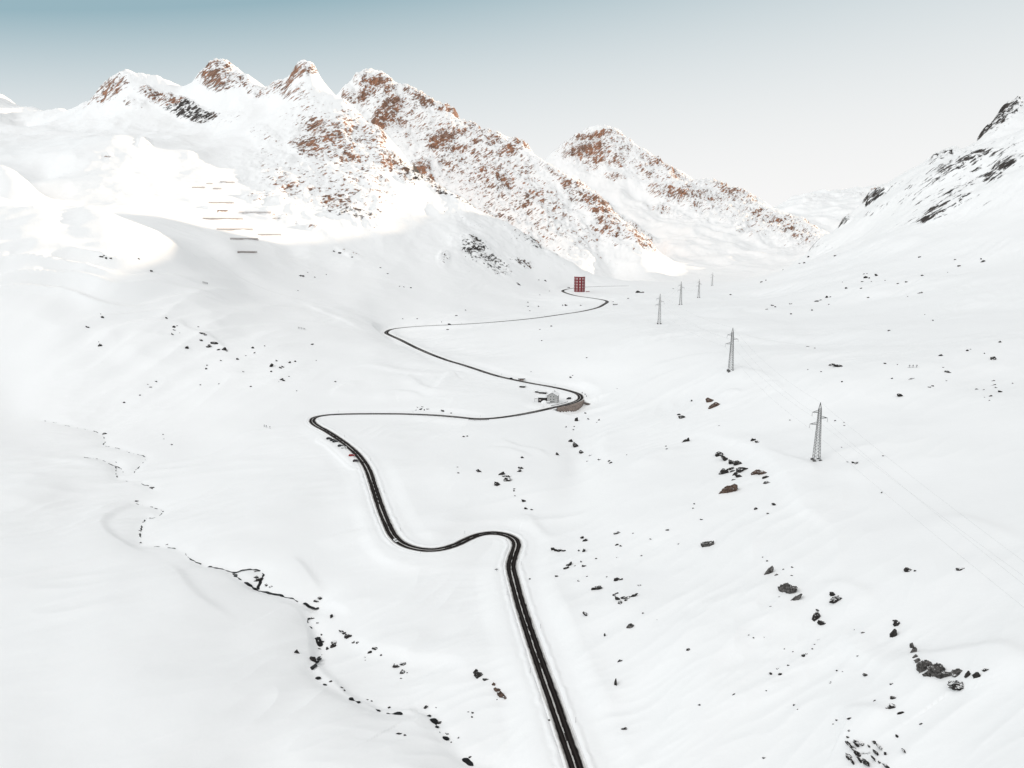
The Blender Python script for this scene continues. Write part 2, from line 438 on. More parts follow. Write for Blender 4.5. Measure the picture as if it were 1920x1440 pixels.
for px, py, rx, ry, an, cv in ROCKS:
    a = math.radians(an)
    m = (np.abs(PX - px) < rx * 1.5 + ry * 1.5) & (np.abs(PY - py) < rx * 1.5 + ry * 1.5)
    if py < 1300:
        m &= T > 1150
    dx, dy = PX[m] - px, PY[m] - py
    u = (dx * math.cos(a) + dy * math.sin(a)) / rx
    v = (-dx * math.sin(a) + dy * math.cos(a)) / ry
    r = np.sqrt(u * u + v * v)
    dens[m] = np.maximum(dens[m], min(cv * 1.12, 1.1) * (1 - smooth(0.5, 1.5, r)))

# shade painted into rock colour: grey-black on eastern slope and lower cliffs, rusty elsewhere
shade_tone = smooth(0.30, 0.36, Xg / Yg) * (Yg < 2900)
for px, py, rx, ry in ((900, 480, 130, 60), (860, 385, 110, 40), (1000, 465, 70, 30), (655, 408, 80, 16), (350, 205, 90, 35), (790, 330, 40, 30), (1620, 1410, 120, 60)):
    shade_tone = np.maximum(shade_tone, np.exp(-(((PX - px) / rx) ** 2 + ((PY - py) / ry) ** 2)) * ((T < 2600) if py < 1300 else 1))
shade_tone = np.clip(shade_tone * 1.2, 0, 1)

# ------------------------------------------------------------------ relief
mtn = smooth(1250, 1700, Yg) * smooth(-0.085, 0.0, Eb)
crag = np.zeros(Zg.shape, np.float32)
for lam, amp in ((170, .06), (85, .07), (42, .085), (21, .10), (10.5, .09)):
    n = perlin(Xg / lam + 31.7 + lam, Yg / lam + 11.3)
    crag += (lam * amp * (1 - 2.2 * np.abs(n)) * (0.35 if lam > 60 else 1.0) * 0.9 * (1 + (0.7 * smooth(2250, 2600, T) if lam > 15 else 0))).astype(np.float32)
    if lam > 60:
        crag += (lam * amp * n * 0.8).astype(np.float32)
crag2 = np.zeros(Zg.shape, np.float32)
for lam, amp in ((120, .05), (60, .035), (30, .025), (15, .018)):
    crag2 += (lam * amp * perlin(Xg / lam + 3.7, Yg / lam + 71.3 + lam)).astype(np.float32)
spur = np.zeros(Zg.shape, np.float32)
for lam, amp in ((340, .055), (150, .05), (70, .04)):
    wx = 30 * perlin(Xg / 190 + 3, Yg / 190)
    spur += (lam * amp * (0.5 - 1.6 * np.abs(perlin((Xg * .92 + Yg * .39 + wx) / lam + 17.3, (Yg * .92 - Xg * .39) / (lam * 2.2) + 5.9)))).astype(np.float32)
dd_ = np.minimum(dens * 1.15, 1.0)
Zg += mtn * (spur * 0.9 + crag * (0.16 + 1.5 * dd_) + crag2 * (1.3 - 0.6 * dd_)) * np.clip(T / 2400, .6, 1.7)

# soft wind-packed relief in the valley
val = 1 - smooth(1500, 2300, Yg)
soft = np.zeros(Zg.shape, np.float32)
for lam, amp in ((210, .022), (110, .022), (55, .018), (26, .009), (11, .005)):
    soft += (lam * amp * perlin(Xg / lam + 7.1, Yg / lam + 5.3 + lam)).astype(np.float32)
patch = smooth(-0.2, 0.5, perlin(Xg / 260 + 2.2, Yg / 260 + 9.4))
drift = perlin((Xg * .8 + Yg * .6) / 60 + 4.4, (Yg * .8 - Xg * .6) / 17 + 1.1)
Zg += val * (soft * (0.9 + 1.0 * patch) + 0.5 * patch * (1 - 2 * np.abs(drift)))

# sharp-crested drifts in patches
for lx, ly, an, am, sd in ((85, 30, .5, 1.3, 3.1), (52, 17, .9, .7, 8.7), (26, 9, .3, .32, 5.5)):
    ca_, sa_ = math.cos(an), math.sin(an)
    wp = 14 * perlin(Xg / 75 + sd, Yg / 75)
    nn_ = perlin((Xg * ca_ + Yg * sa_) / lx + sd, (Yg * ca_ - Xg * sa_ + wp) / ly + 2 * sd)
    pm = smooth(.02, .55, perlin(Xg / 150 + 3 * sd, Yg / 150 + sd))
    cre = 1 - np.abs(nn_) * 2.2
    Zg += (val * am * pm * np.where(nn_ > 0, cre, np.maximum(cre, 1 - np.abs(nn_) * 5.0))).astype(np.float32)


def ell(px, py, rx, ry, an=0):
    a = math.radians(an)
    dx, dy = PX - px, PY - py
    u = (dx * math.cos(a) + dy * math.sin(a)) / rx
    v = (-dx * math.sin(a) + dy * math.cos(a)) / ry
    return np.exp(-(u * u + v * v))


# flutes running down the left shoulder, humps on the slopes
fl = ell(60, 520, 260, 140) * (Yg < 1250)
un = (Xg * .55 - Yg * .83) / 34 + 1.5 * perlin(Xg / 120, Yg / 120)
Zg += fl * 7.5 * (1 - 2.4 * np.abs(perlin(un, (Xg * .83 + Yg * .55) / 230)))
fl2 = ell(330, 620, 200, 120) * (Yg < 1300)
un = (Xg * .9 - Yg * .43) / 42
Zg += fl2 * 4.5 * (1 - 2.2 * np.abs(perlin(un + 5, (Xg * .43 + Yg * .9) / 200)))


def near(poly, rad, yscale=1.0):
    """signed distance (left of travel positive) and index to a densely sampled world polyline, inside rad"""
    dist = np.full(Zg.shape, 1e9, np.float32)
    idx = np.full(Zg.shape, -1, np.int32)
    for i, p in enumerate(poly):
        x, y = p[0], p[1]
        r0, r1 = np.searchsorted(y_ax, (y - rad, y + rad))
        if r1 <= r0:
            continue
        yy = max(y - rad, 50)
        c0, c1 = np.searchsorted(s_ax, (min((x - rad) / yy, (x - rad) / (y + rad)), max((x + rad) / yy, (x + rad) / (y + rad))))
        d = (Xg[r0:r1, c0:c1] - x) ** 2 + (Yg[r0:r1, c0:c1] - y) ** 2
        cur = dist[r0:r1, c0:c1]
        m = d < cur
        cur[m] = d[m]
        idx[r0:r1, c0:c1][m] = i
    hit = np.nonzero(idx >= 0)
    ii = idx[hit]
    tan = np.gradient(np.asarray(poly)[:, :2], axis=0)
    tan /= np.linalg.norm(tan, axis=1)[:, None] + 1e-9
    px_, py_ = np.asarray(poly)[ii, 0], np.asarray(poly)[ii, 1]
    ex, ey = Xg[hit] - px_, Yg[hit] - py_
    side = tan[ii, 0] * ey - tan[ii, 1] * ex
    d = np.sqrt(dist[hit])
    # distance across the line and position along it between the samples
    stp = np.linalg.norm(np.asarray(poly)[1, :2] - np.asarray(poly)[0, :2])
    al = np.clip((tan[ii, 0] * ex + tan[ii, 1] * ey) / stp, -.5, .5)
    inner = (ii > 0) & (ii < len(poly) - 1)
    d = np.where(inner, np.sqrt(np.maximum(d * d - (al * stp) ** 2, 0)), d)
    near.along = ii + al
    return hit, ii, d, side


def height(x, y):
    """terrain height at world points (bilinear in the fan grid)"""
    x, y = np.atleast_1d(np.asarray(x, float)), np.atleast_1d(np.asarray(y, float))
    s = x / y
    fc = np.clip(np.interp(s, s_ax, np.arange(len(s_ax))), 0, len(s_ax) - 1.001)
    fr = np.clip((np.log(y) - v_ax[0]) / (v_ax[1] - v_ax[0]), 0, NV - 1.001)
    c, r = fc.astype(int), fr.astype(int)
    a, b = fc - c, fr - r
    e = Zg[r, c] * (1 - a) * (1 - b) + Zg[r, c + 1] * a * (1 - b) + Zg[r + 1, c] * (1 - a) * b + Zg[r + 1, c + 1] * a * b
    return e


TT = np.geomspace(170, 8000, 2600)


def hit(px, py, t0=170.0, t1=8000.0):
    """where the line of sight of a photo pixel meets the terrain"""
    a, y, z = ray(px, py)
    t = TT[(TT >= t0) & (TT <= t1)]
    h = ZC + z * t - height(a * t, y * t)
    k = np.nonzero(h < 0)[0]
    if len(k) == 0:
        k = len(t) - 1
        tt = t[k]
    elif k[0] == 0:
        tt = t[0]
    else:
        k = k[0]
        tt = t[k - 1] + (t[k] - t[k - 1]) * h[k - 1] / (h[k - 1] - h[k])
    x, yy = a * tt, y * tt
    return np.array((x, yy, float(height(x, yy)[0]), tt))


def line(px_pts, step=3.0, t0=170, t1=8000):
    w = np.array([hit(p[0], p[1], t0, t1)[:3] for p in px_pts])
    return resample(catmull(w, step), step)


def scarp(px_pts, h, w_left, w_right, fade=12, t1=8000):
    """a wind lip: raised snow falling off quickly on one side and slowly on the other"""
    pl = line(px_pts, 3.0, 170, t1)
    R = 2.2 * max(w_left, w_right)
    ht, ii, d, side = near(pl, R)
    wd = np.where(side > 0, w_left, w_right)
    n = len(pl)
    al = near.along
    f = np.clip(np.minimum(al, n - 1 - al) / (n * 0.3), 0, 1)
    f = f * f * (3 - 2 * f)
    Zg[ht] += h * f * np.exp(-(d / wd) ** 2)


# wind lips and banks traced in the snow
scarp([(300, 920), (240, 945), (190, 975), (195, 1000), (235, 1025), (300, 1050)], 2.6, 5, 26)
scarp([(540, 1038), (565, 1065), (590, 1098), (606, 1112)], 1.8, 4, 18)
scarp([(606, 1112), (640, 1130), (668, 1150)], 1.6, 14, 4)
scarp([(640, 1180), (680, 1195), (705, 1212), (755, 1218), (780, 1228), (850, 1228), (880, 1240), (900, 1265)], 2.8, 16, 6)
scarp([(1410, 840), (1460, 862), (1520, 880), (1500, 905)], 1.8, 5, 16)
scarp([(1290, 800), (1400, 835), (1470, 885), (1510, 955), (1560, 985), (1600, 1040)], 2.5, 18, 6)
scarp([(1650, 1230), (1750, 1240), (1850, 1225), (1910, 1250), (1930, 1300)], 3.0, 6, 20)
scarp([(1150, 800), (1130, 830), (1150, 870)], 2.0, 14, 6)
scarp([(980, 1040), (1020, 1100), (1060, 1200), (1110, 1320), (1160, 1440), (1190, 1520)], 1.6, 9, 9)
scarp([(930, 1020), (895, 1040), (840, 1056), (770, 1056), (725, 1040), (705, 1010), (690, 960), (672, 895)], 1.6, 5, 9)
scarp([(945, 1015), (940, 1070), (945, 1130), (965, 1190), (990, 1260), (1010, 1330)], 1.5, 5, 8)
scarp([(660, 680), (720, 690), (770, 700), (860, 705)], 2.2, 14, 7)
scarp([(560, 560), (620, 590), (700, 625)], 2.0, 16, 6)
scarp([(760, 700), (800, 730), (850, 735)], 2.2, 6, 12)
scarp([(1330, 690), (1420, 700), (1460, 720)], 1.8, 6, 18)
scarp([(1280, 640), (1340, 625), (1430, 640), (1600, 645)], 2.2, 7, 20)
scarp([(1440, 680), (1560, 662), (1700, 650), (1900, 620)], 2.0, 7, 24)
scarp([(330, 590), (345, 615), (400, 640), (430, 665)], 3.0, 6, 16)
scarp([(1180, 560), (1260, 555), (1380, 565)], 2.0, 8, 26)
scarp([(1200, 590), (1290, 595), (1360, 600)], 2.0, 8, 26)

scarp([(300, 1048), (325, 1070), (345, 1100), (365, 1122), (400, 1145), (450, 1175)], 2.0, 5, 22)
scarp([(470, 1124), (540, 1132), (570, 1170), (578, 1225), (598, 1256), (640, 1294), (700, 1326), (780, 1334), (815, 1362), (850, 1405), (880, 1430)], 2.2, 3.5, 24)
scarp([(1425, 722), (1450, 718), (1466, 735)], 1.6, 4, 14)
scarp([(1345, 742), (1370, 733), (1392, 737)], 1.6, 4, 14)
scarp([(700, 752), (735, 735), (770, 738), (800, 750)], 2.0, 5, 18)
scarp([(815, 738), (832, 715), (850, 702), (880, 706)], 2.2, 6, 14)
scarp([(620, 745), (650, 722), (690, 715)], 2.0, 6, 20)
scarp([(1200, 700), (1290, 672), (1380, 660)], 2.4, 8, 26)
scarp([(1085, 700), (1100, 715), (1120, 745)], 1.6, 10, 5)
scarp([(940, 985), (985, 965), (1000, 980), (1030, 1010)], 1.5, 5, 14)
scarp([(900, 838), (950, 845), (1000, 862)], 1.8, 5, 16)
scarp([(930, 820), (970, 838), (1010, 846), (1030, 862)], 1.5, 4, 12)
scarp([(20, 850), (120, 862), (220, 880)], 1.4, 18, 6)
scarp([(430, 830), (500, 806), (580, 800)], 1.5, 6, 20)
scarp([(590, 1015), (660, 990), (700, 985)], 1.2, 5, 12)
scarp([(1580, 1170), (1600, 1215), (1640, 1240), (1690, 1262)], 1.6, 8, 4)
scarp([(1560, 1345), (1600, 1335), (1640, 1340), (1675, 1350)], 1.8, 4, 14)
scarp([(1500, 1100), (1560, 1098), (1610, 1112), (1640, 1150)], 1.4, 5, 14)
scarp([(1750, 960), (1840, 990), (1920, 1025)], 1.8, 6, 22)
scarp([(1180, 880), (1230, 850), (1300, 840)], 1.8, 5, 20)
# low sastrugi on the open right slope
sas = ell(1350, 1150, 330, 220) * (Yg < 900)
Zg += sas * 0.55 * (1 - 2 * np.abs(perlin((Xg * .7 + Yg * .7) / 22 + 1.2, (Yg * .7 - Xg * .7) / 9 + 6.1))) * smooth(-.1, .5, perlin(Xg / 70, Yg / 70 + 3))

# gully below the hairpin
gul = line([(1090, 778), (1083, 800), (1080, 850), (1082, 900), (1086, 950), (1078, 1000), (1070, 1050)], 3.0)
ht, ii, d, side = near(gul, 75)
Zg[ht] -= 3.2 * np.exp(-(d / (17 + 6 * np.sin(ii * .09))) ** 2) * np.clip(np.minimum(ii, len(gul) - 1 - ii) / 30, 0, 1)

# stream bed
STREAM = [[(75, 785), (100, 789), (130, 796), (160, 802), (178, 806), (190, 813), (197, 823), (195, 832), (215, 836), (232, 841), (250, 847), (268, 851), (272, 858), (262, 869), (250, 881)],
          [(155, 853), (185, 857), (206, 864), (222, 869), (232, 880)],
          [(216, 860), (220, 892), (235, 897), (262, 899), (268, 905), (280, 908), (286, 914)],
          [(254, 940), (270, 944), (285, 947), (304, 955), (288, 967), (277, 966), (268, 976), (264, 990), (263, 1002), (262, 1018)],
          [(288, 1019), (305, 1020), (316, 1022), (332, 1026), (345, 1031), (352, 1038), (361, 1044), (376, 1048)],
          [(390, 1050), (405, 1053), (420, 1055), (435, 1057), (450, 1056), (468, 1056), (483, 1059), (493, 1066), (486, 1080), (483, 1088)],
          [(436, 1058), (442, 1070), (452, 1076), (466, 1083), (478, 1088), (490, 1095), (505, 1101), (520, 1105), (540, 1110), (556, 1115), (575, 1120), (590, 1124), (597, 1122)],
          [(590, 1126), (592, 1135), (580, 1147), (576, 1158), (585, 1170), (595, 1185), (599, 1200), (602, 1214), (592, 1235), (586, 1246), (600, 1265), (618, 1277), (640, 1290), (660, 1300), (685, 1311), (705, 1318),
           (720, 1325), (738, 1327), (770, 1328), (795, 1326), (815, 1342), (822, 1358), (838, 1374), (845, 1390), (862, 1405), (878, 1418), (900, 1424), (918, 1426), (950, 1450), (980, 1480)]]
streams = []
for k, pp in enumerate(STREAM):
    pl = line(pp, 0.8)
    streams.append(pl)
for k, pl in enumerate(streams):
    big = 1.0 if k >= 5 else 0.6
    ht, ii, d, side = near(pl[::3], 26)
    Zg[ht] -= 1.6 * big * np.exp(-(d / 5.5) ** 2) + 1.6 * big * np.exp(-(d / 16) ** 2)
for pl in streams:
    pl[:, 2] = height(pl[:, 0], pl[:, 1])

# bring the ground smoothly to the height of the road before cutting the bed
rs = road[::4]
dev = rs[:, 2] - height(rs[:, 0], rs[:, 1])
sel_r = np.nonzero(y_ax < 2100)[0][::5]
sel_c = np.arange(0, len(s_ax), 5)
CX, CY = Xg[np.ix_(sel_r, sel_c)], Yg[np.ix_(sel_r, sel_c)]
corr = np.zeros(CX.shape)
for r in range(CX.shape[0]):
    d2 = (CX[r][:, None] - rs[None, :, 0]) ** 2 + (CY[r][:, None] - rs[None, :, 1]) ** 2
    wq = np.exp(-d2 / (2 * 26.0 ** 2))
    sw = wq.sum(1)
    corr[r] = (wq @ dev) / (sw + 1e-6) * (1 - np.exp(-sw / 1.2))
cc = np.stack([np.interp(np.arange(len(s_ax)), sel_c, row) for row in corr])
rows_ = np.arange(sel_r[-1] + 1)
cc = np.stack([np.interp(rows_, sel_r, cc[:, c]) for c in range(cc.shape[1])], 1)
Zg[:sel_r[-1] + 1] += cc

# road bed, ploughed banks and the shoulders
ht, ii, d, side = near(road, 70)
rz = np.interp(near.along, np.arange(len(road)), road[:, 2])
far = np.clip((road[ii, 1] - 700) / 500, 0, 1)
jag = perlin(Xg[ht] / 5.5, Yg[ht] / 5.5)
berm = (0.7 - 0.4 * far) * np.exp(-((d - 6.3 - .7 * jag) / 1.3) ** 2) * (1 + .7 * perlin(Xg[ht] / 11 + 5, Yg[ht] / 11) + .35 * jag) + .3 * np.exp(-((d - 10.5 - 1.5 * jag) / 3.0) ** 2)
flat = np.where(d < 4.9, rz - 0.35, rz - 0.1 + berm)
wgt = 1 - smooth(7, 24, d)
Zg[ht] = flat * wgt + Zg[ht] * (1 - wgt)
Zg[ht] = np.where(d < 4.9, rz - 0.35, Zg[ht])

# drop below the retaining wall on the outside of the hairpin
wi0 = int(np.argmin(np.abs(project(road[:, 0], road[:, 1], road[:, 2])[0] - 1030) + 9 * np.abs(project(road[:, 0], road[:, 1], road[:, 2])[1] - 766)))
wi1 = int(np.argmin(np.abs(project(road[:, 0], road[:, 1], road[:, 2])[0] - 1089) + 9 * np.abs(project(road[:, 0], road[:, 1], road[:, 2])[1] - 748)))
fw = np.clip((ii - wi0) / (wi1 - wi0), 0, 1)
on = (ii > wi0) & (ii < wi1) & (side < 0) & (d > 3.4)
cut = np.clip(np.sin(np.pi * fw), 0, 1) ** 0.6 * (1 - smooth(14, 44, d))
Zg[ht] = np.where(on, np.where(d < 7.5, np.minimum(Zg[ht], rz), Zg[ht]) - 8.5 * cut, Zg[ht])

# flat pads: (px, py, t, radius, blend)


def pad(cx, cy, cz, r, b):
    dd = np.sqrt((Xg - cx) ** 2 + (Yg - cy) ** 2)
    wg = 1 - smooth(r, r + b, dd)
    keep = np.ones(Zg.shape, bool)
    keep[ht] = d > 6.5
    Zg[keep] = (Zg * (1 - wg) + cz * wg)[keep]


tower_p = np.array(P(1086.5, 547, 1800))
pad(*tower_p, 16, 25)
hut_p = np.array(P(1031, 763, 872))
hut_p[2] = 200 - 183.0
pad(hut_p[0], hut_p[1] + 6, hut_p[2], 20, 14)
# lay-by where the cars stand
layby = []
for px, py in ((611, 821), (628, 831), (645, 845), (660, 858), (674, 872)):
    a, yy, zz = ray(px, py)
    j = np.argmin((road[:, 0] / road[:, 1] - a / yy) ** 2 * 4 + (((road[:, 2] - ZC) / road[:, 1]) - zz / yy) ** 2)
    drop = ZC - (road[j, 2] + 0.15)
    layby.append(D(px, py, drop))
layby = resample(np.array(layby), 1.0)
ht2, ii2, d2, s2 = near(layby, 20)
keep = np.full(Zg.shape, 99.0, np.float32)
keep[ht] = d
k2 = keep[ht2] > 5.2
wg2 = (1 - smooth(4.2, 8.5, d2)) * k2
Zg[ht2] = Zg[ht2] * (1 - wg2) + (layby[ii2, 2]) * wg2
Zg[ht2] += k2 * 0.9 * np.exp(-((d2 - 8.5) / 1.6) ** 2) * smooth(7.0, 9.5, keep[ht2])

# ------------------------------------------------------------------ materials


def mat(name, color=None, rough=0.6, metal=0.0, spec=None):
    m = bpy.data.materials.new(name)
    m.use_nodes = True
    b = m.node_tree.nodes['Principled BSDF']
    if color is not None:
        b.inputs['Base Color'].default_value = (*color, 1)
    b.inputs['Roughness'].default_value = rough
    b.inputs['Metallic'].default_value = metal
    if spec is not None:
        b.inputs['Specular IOR Level'].default_value = spec
    return m


def N(m, t, **kw):
    n = m.node_tree.nodes.new(t)
    for k, v in kw.items():
        if k.startswith('i_'):
            n.inputs[int(k[2:]) if k[2:].isdigit() else k[2:]].default_value = v
        else:
            setattr(n, k, v)
    return n


def L(m, a, b):
    m.node_tree.links.new(a, b)


def math_(m, op, a, b=None, c=None):
    n = N(m, 'ShaderNodeMath', operation=op)
    for i, v in enumerate((a, b, c)):
        if v is None:
            continue
        if hasattr(v, 'is_output'):
            L(m, v, n.inputs[i])
        else:
            n.inputs[i].default_value = v
    return n.outputs[0]


def mixc(m, f, a, b):
    n = N(m, 'ShaderNodeMix', data_type='RGBA')
    for s, v in ((0, f), (6, a), (7, b)):
        if hasattr(v, 'is_output'):
            L(m, v, n.inputs[s])
        else:
            n.inputs[s].default_value = v if s == 0 else (*v, 1)
    return n.outputs[2]


def mapr(m, v, a, b, c=0.0, d=1.0):
    n = N(m, 'ShaderNodeMapRange')
    n.interpolation_type = 'SMOOTHSTEP'
    L(m, v, n.inputs[0])
    for i, x in enumerate((a, b, c, d)):
        n.inputs[1 + i].default_value = x
    return n.outputs[0]


def noise(m, vec, scale, det=4, rough=.55):
    n = N(m, 'ShaderNodeTexNoise')
    n.inputs['Scale'].default_value = scale
    n.inputs['Detail'].default_value = det
    n.inputs['Roughness'].default_value = rough
    if vec is not None:
        L(m, vec, n.inputs['Vector'])
    return n.outputs[0]


SNOW = (0.875, 0.874, 0.872)


def terrain_material():
    m = mat('snow_and_rock', SNOW, 0.55, spec=.2)
    b = m.node_tree.nodes['Principled BSDF']
    tc = N(m, 'ShaderNodeTexCoord')
    geo = N(m, 'ShaderNodeNewGeometry')
    att = N(m, 'ShaderNodeAttribute', attribute_name='rock')
    cover = att.outputs['Fac']
    # strata dipping down to the right
    mp = N(m, 'ShaderNodeMapping')
    mp.inputs['Rotation'].default_value = (0, math.radians(38), math.radians(12))
    L(m, tc.outputs['Object'], mp.inputs[0])
    mp2 = N(m, 'ShaderNodeMapping')
    mp2.inputs['Scale'].default_value = (0.24, 0.9, 1.5)
    L(m, mp.outputs[0], mp2.inputs[0])
    n1 = noise(m, mp2.outputs[0], 1 / 10.0, 8, .7)
    sep = N(m, 'ShaderNodeSeparateXYZ')
    L(m, geo.outputs['Normal'], sep.inputs[0])
    nz = sep.outputs[2]
    # how bare: cover + noise + steepness
    steep = math_(m, 'MULTIPLY', math_(m, 'SUBTRACT', 0.72, nz), 0.42)
    gate = mapr(m, cover, 0.02, 0.25)
    thr = math_(m, 'SUBTRACT', 0.672, math_(m, 'MULTIPLY', cover, 0.205))
    val_ = math_(m, 'ADD', n1, math_(m, 'MULTIPLY', steep, gate))
    dif = math_(m, 'SUBTRACT', val_, thr)
    mask = math_(m, 'MULTIPLY', mapr(m, dif, -0.025, 0.03), gate)
    # rock colour
    n2 = noise(m, mp2.outputs[0], 1 / 9.0, 6, .6)
    n3 = noise(m, tc.outputs['Object'], 1 / 90.0, 3, .5)
    rc = mixc(m, mapr(m, n3, .35, .65), (0.42, 0.20, 0.115), (0.28, 0.16, 0.11))
    rc = mixc(m, mapr(m, n2, .35, .7), rc, (0.115, 0.07, 0.052))
    tn = N(m, 'ShaderNodeAttribute', attribute_name='shade_tone')
    grey = mixc(m, mapr(m, n2, .35, .65), (0.075, 0.066, 0.06), (0.028, 0.025, 0.024))  # darkened rock colour standing in for shade on those slopes
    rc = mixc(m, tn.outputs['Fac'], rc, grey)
    col = mixc(m, mask, SNOW, rc)
    L(m, col, b.inputs['Base Color'])
    L(m, math_(m, 'ADD', 0.55, math_(m, 'MULTIPLY', mask, 0.3)), b.inputs['Roughness'])
    # grain
    ns = noise(m, tc.outputs['Object'], 1 / 3.5, 5, .55)
    hgt = math_(m, 'ADD', math_(m, 'MULTIPLY', ns, 0.22), math_(m, 'MULTIPLY', math_(m, 'MULTIPLY', mask, n2), 5.0))
    bp = N(m, 'ShaderNodeBump')
    bp.inputs['Strength'].default_value = 0.55
    bp.inputs['Distance'].default_value = 1.0
    L(m, hgt, bp.inputs['Height'])
    L(m, bp.outputs[0], b.inputs['Normal'])
    return m


M_TERR = terrain_material()


def grid_mesh(name, X, Y, Z, material, attr=None, sel=None, kind='structure'):
    nr, nc = X.shape
    v = np.stack([X.ravel(), Y.ravel(), Z.ravel()], 1).astype(np.float32)
    i = np.arange(nr * nc).reshape(nr, nc)
    f = np.stack([i[:-1, :-1], i[:-1, 1:], i[1:, 1:], i[1:, :-1]], -1).reshape(-1, 4)
    if sel is not None:
        f = f[sel.ravel()]
        used = np.zeros(nr * nc, bool)
        used[f.ravel()] = True
        remap = np.cumsum(used) - 1
        v = v[used]
        f = remap[f]
    me = bpy.data.meshes.new(name)
    me.vertices.add(len(v))
    me.vertices.foreach_set('co', v.ravel())
    me.loops.add(f.size)
    me.loops.foreach_set('vertex_index', f.ravel().astype(np.int32))
    me.polygons.add(len(f))
    me.polygons.foreach_set('loop_start', np.arange(0, f.size, 4, dtype=np.int32))
    me.polygons.foreach_set('loop_total', np.full(len(f), 4, np.int32))
    me.update()
    me.polygons.foreach_set('use_smooth', np.ones(len(f), bool))
    if attr is not None:
        a = me.attributes.new('rock', 'FLOAT', 'POINT')
        av = attr.ravel().astype(np.float32)
        a.data.foreach_set('value', av[used] if sel is not None else av)
        if attr.shape == shade_tone.shape:
            a = me.attributes.new('shade_tone', 'FLOAT', 'POINT')
            tv = shade_tone.ravel().astype(np.float32)
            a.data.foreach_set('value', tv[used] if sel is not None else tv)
    me.materials.append(material)
    o = bpy.data.objects.new(name, me)
    C.objects.link(o)
    o['kind'] = kind
    return o


# one sheet for valley and near massif; the far peaks start in the hidden dip behind its skyline
rowY = 0.5 * (y_ax[1:] + y_ax[:-1])
colS = 0.5 * (s_ax[1:] + s_ax[:-1])
ycut = np.interp(colS, [-1.5, -0.30, -0.22, -0.1, 0.06, 0.13, 0.5, 0.6, 1.5], [3100, 3100, 2620, 2420, 2250, 2500, 2700, 3100, 3100])
ycut = np.maximum(ycut, 0)
selA = rowY[:, None] < ycut[None, :]
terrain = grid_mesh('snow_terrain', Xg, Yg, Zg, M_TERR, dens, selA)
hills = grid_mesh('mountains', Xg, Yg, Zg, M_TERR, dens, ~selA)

# the ridge on the right, outside the photo, whose shadow fills the valley
CREST = [(-600, 1100, 80), (300, 1050, 80), (800, 1020, 90), (1200, 1150, 150), (1500, 1290, 220), (1800, 1430, 260)]
for px, py, t in ((300, 515, 1130), (450, 478, 1340), (560, 458, 1570), (690, 432, 1790), (800, 396, 2000)):   # edge of the shadow on the massif
    x, y, z = P(px, py, t)
    c_, s2_ = math.sin(SUN_AZ), math.cos(SUN_AZ)
    dd0 = (0.72 * y + 40 - x) / (c_ - 0.72 * s2_)
    CREST.append((y + dd0 * s2_, x + dd0 * c_, z + dd0 * math.tan(SUN_EL) - ZC))
yl, xl, zl = CREST[-1]
CREST += [(yl + 130, xl + 95, zl - 120), (yl + 330, xl + 240, 40), (yl + 700, xl + 500, -50)]
cy = np.arange(-600, yl + 700, 20.0)
NU = 90
cu = np.linspace(-1, 1, NU)
cx = np.interp(cy, [p[0] for p in CREST], [p[1] for p in CREST])
cz = np.interp(cy, [p[0] for p in CREST], [p[2] for p in CREST]) + ZC
Yr = np.repeat(cy[:, None], NU, 1)
Xr = cx[:, None] + np.where(cu < 0, cu * 620, cu * 1100)
Zr = cz[:, None] - np.where(cu < 0, -cu * 620 * 0.72, cu * 1100 * 0.45)
for lam, amp in ((200, .05), (100, .05), (50, .04)):
    Zr += lam * amp * perlin(Xr / lam + 2, Yr / lam + 3)
grid_mesh('side_ridge', Xr, Yr, Zr, M_TERR, np.zeros(Xr.shape))

# ------------------------------------------------------------------ building blocks


def obj(name, bm, material, parent=None, smooth_=False):
    me = bpy.data.meshes.new(name)
    if isinstance(bm, bpy.types.Mesh):
        me = bm
    else:
        bmesh.ops.recalc_face_normals(bm, faces=bm.faces)
        bm.to_mesh(me)
        bm.free()
    for mm in (material if isinstance(material, (list, tuple)) else [material]):
        me.materials.append(mm)
    if smooth_:
        me.polygons.foreach_set('use_smooth', np.ones(len(me.polygons), bool))
    o = bpy.data.objects.new(name, me)
    C.objects.link(o)
    if parent is not None:
        o.parent = parent
    return o


def tag(o, label, cat, group=None):
    o['label'] = label
    o['category'] = cat
    if group:
        o['group'] = group
    return o


def thing(name, label, cat, loc, rz=0.0, group=None):
    o = bpy.data.objects.new(name, None)
    o.empty_display_size = 0.5
    C.objects.link(o)
    o.location = [float(v) for v in loc]
    o.rotation_euler = (0, 0, rz)
    return tag(o, label, cat, group)


def copy_tree(o, parent=None):
    kids = [c for c in o.children]
    c = o.copy()
    C.objects.link(c)
    if parent is not None:
        c.parent = parent
    for k in kids:
        copy_tree(k, c)
    return c


def box(bm, x0, x1, y0, y1, z0, z1, mi=0):
    v = [bm.verts.new(p) for p in ((x0, y0, z0), (x1, y0, z0), (x1, y1, z0), (x0, y1, z0), (x0, y0, z1), (x1, y0, z1), (x1, y1, z1), (x0, y1, z1))]
    for f in ((0, 3, 2, 1), (4, 5, 6, 7), (0, 1, 5, 4), (1, 2, 6, 5), (2, 3, 7, 6), (3, 0, 4, 7)):
        bm.faces.new([v[i] for i in f]).material_index = mi


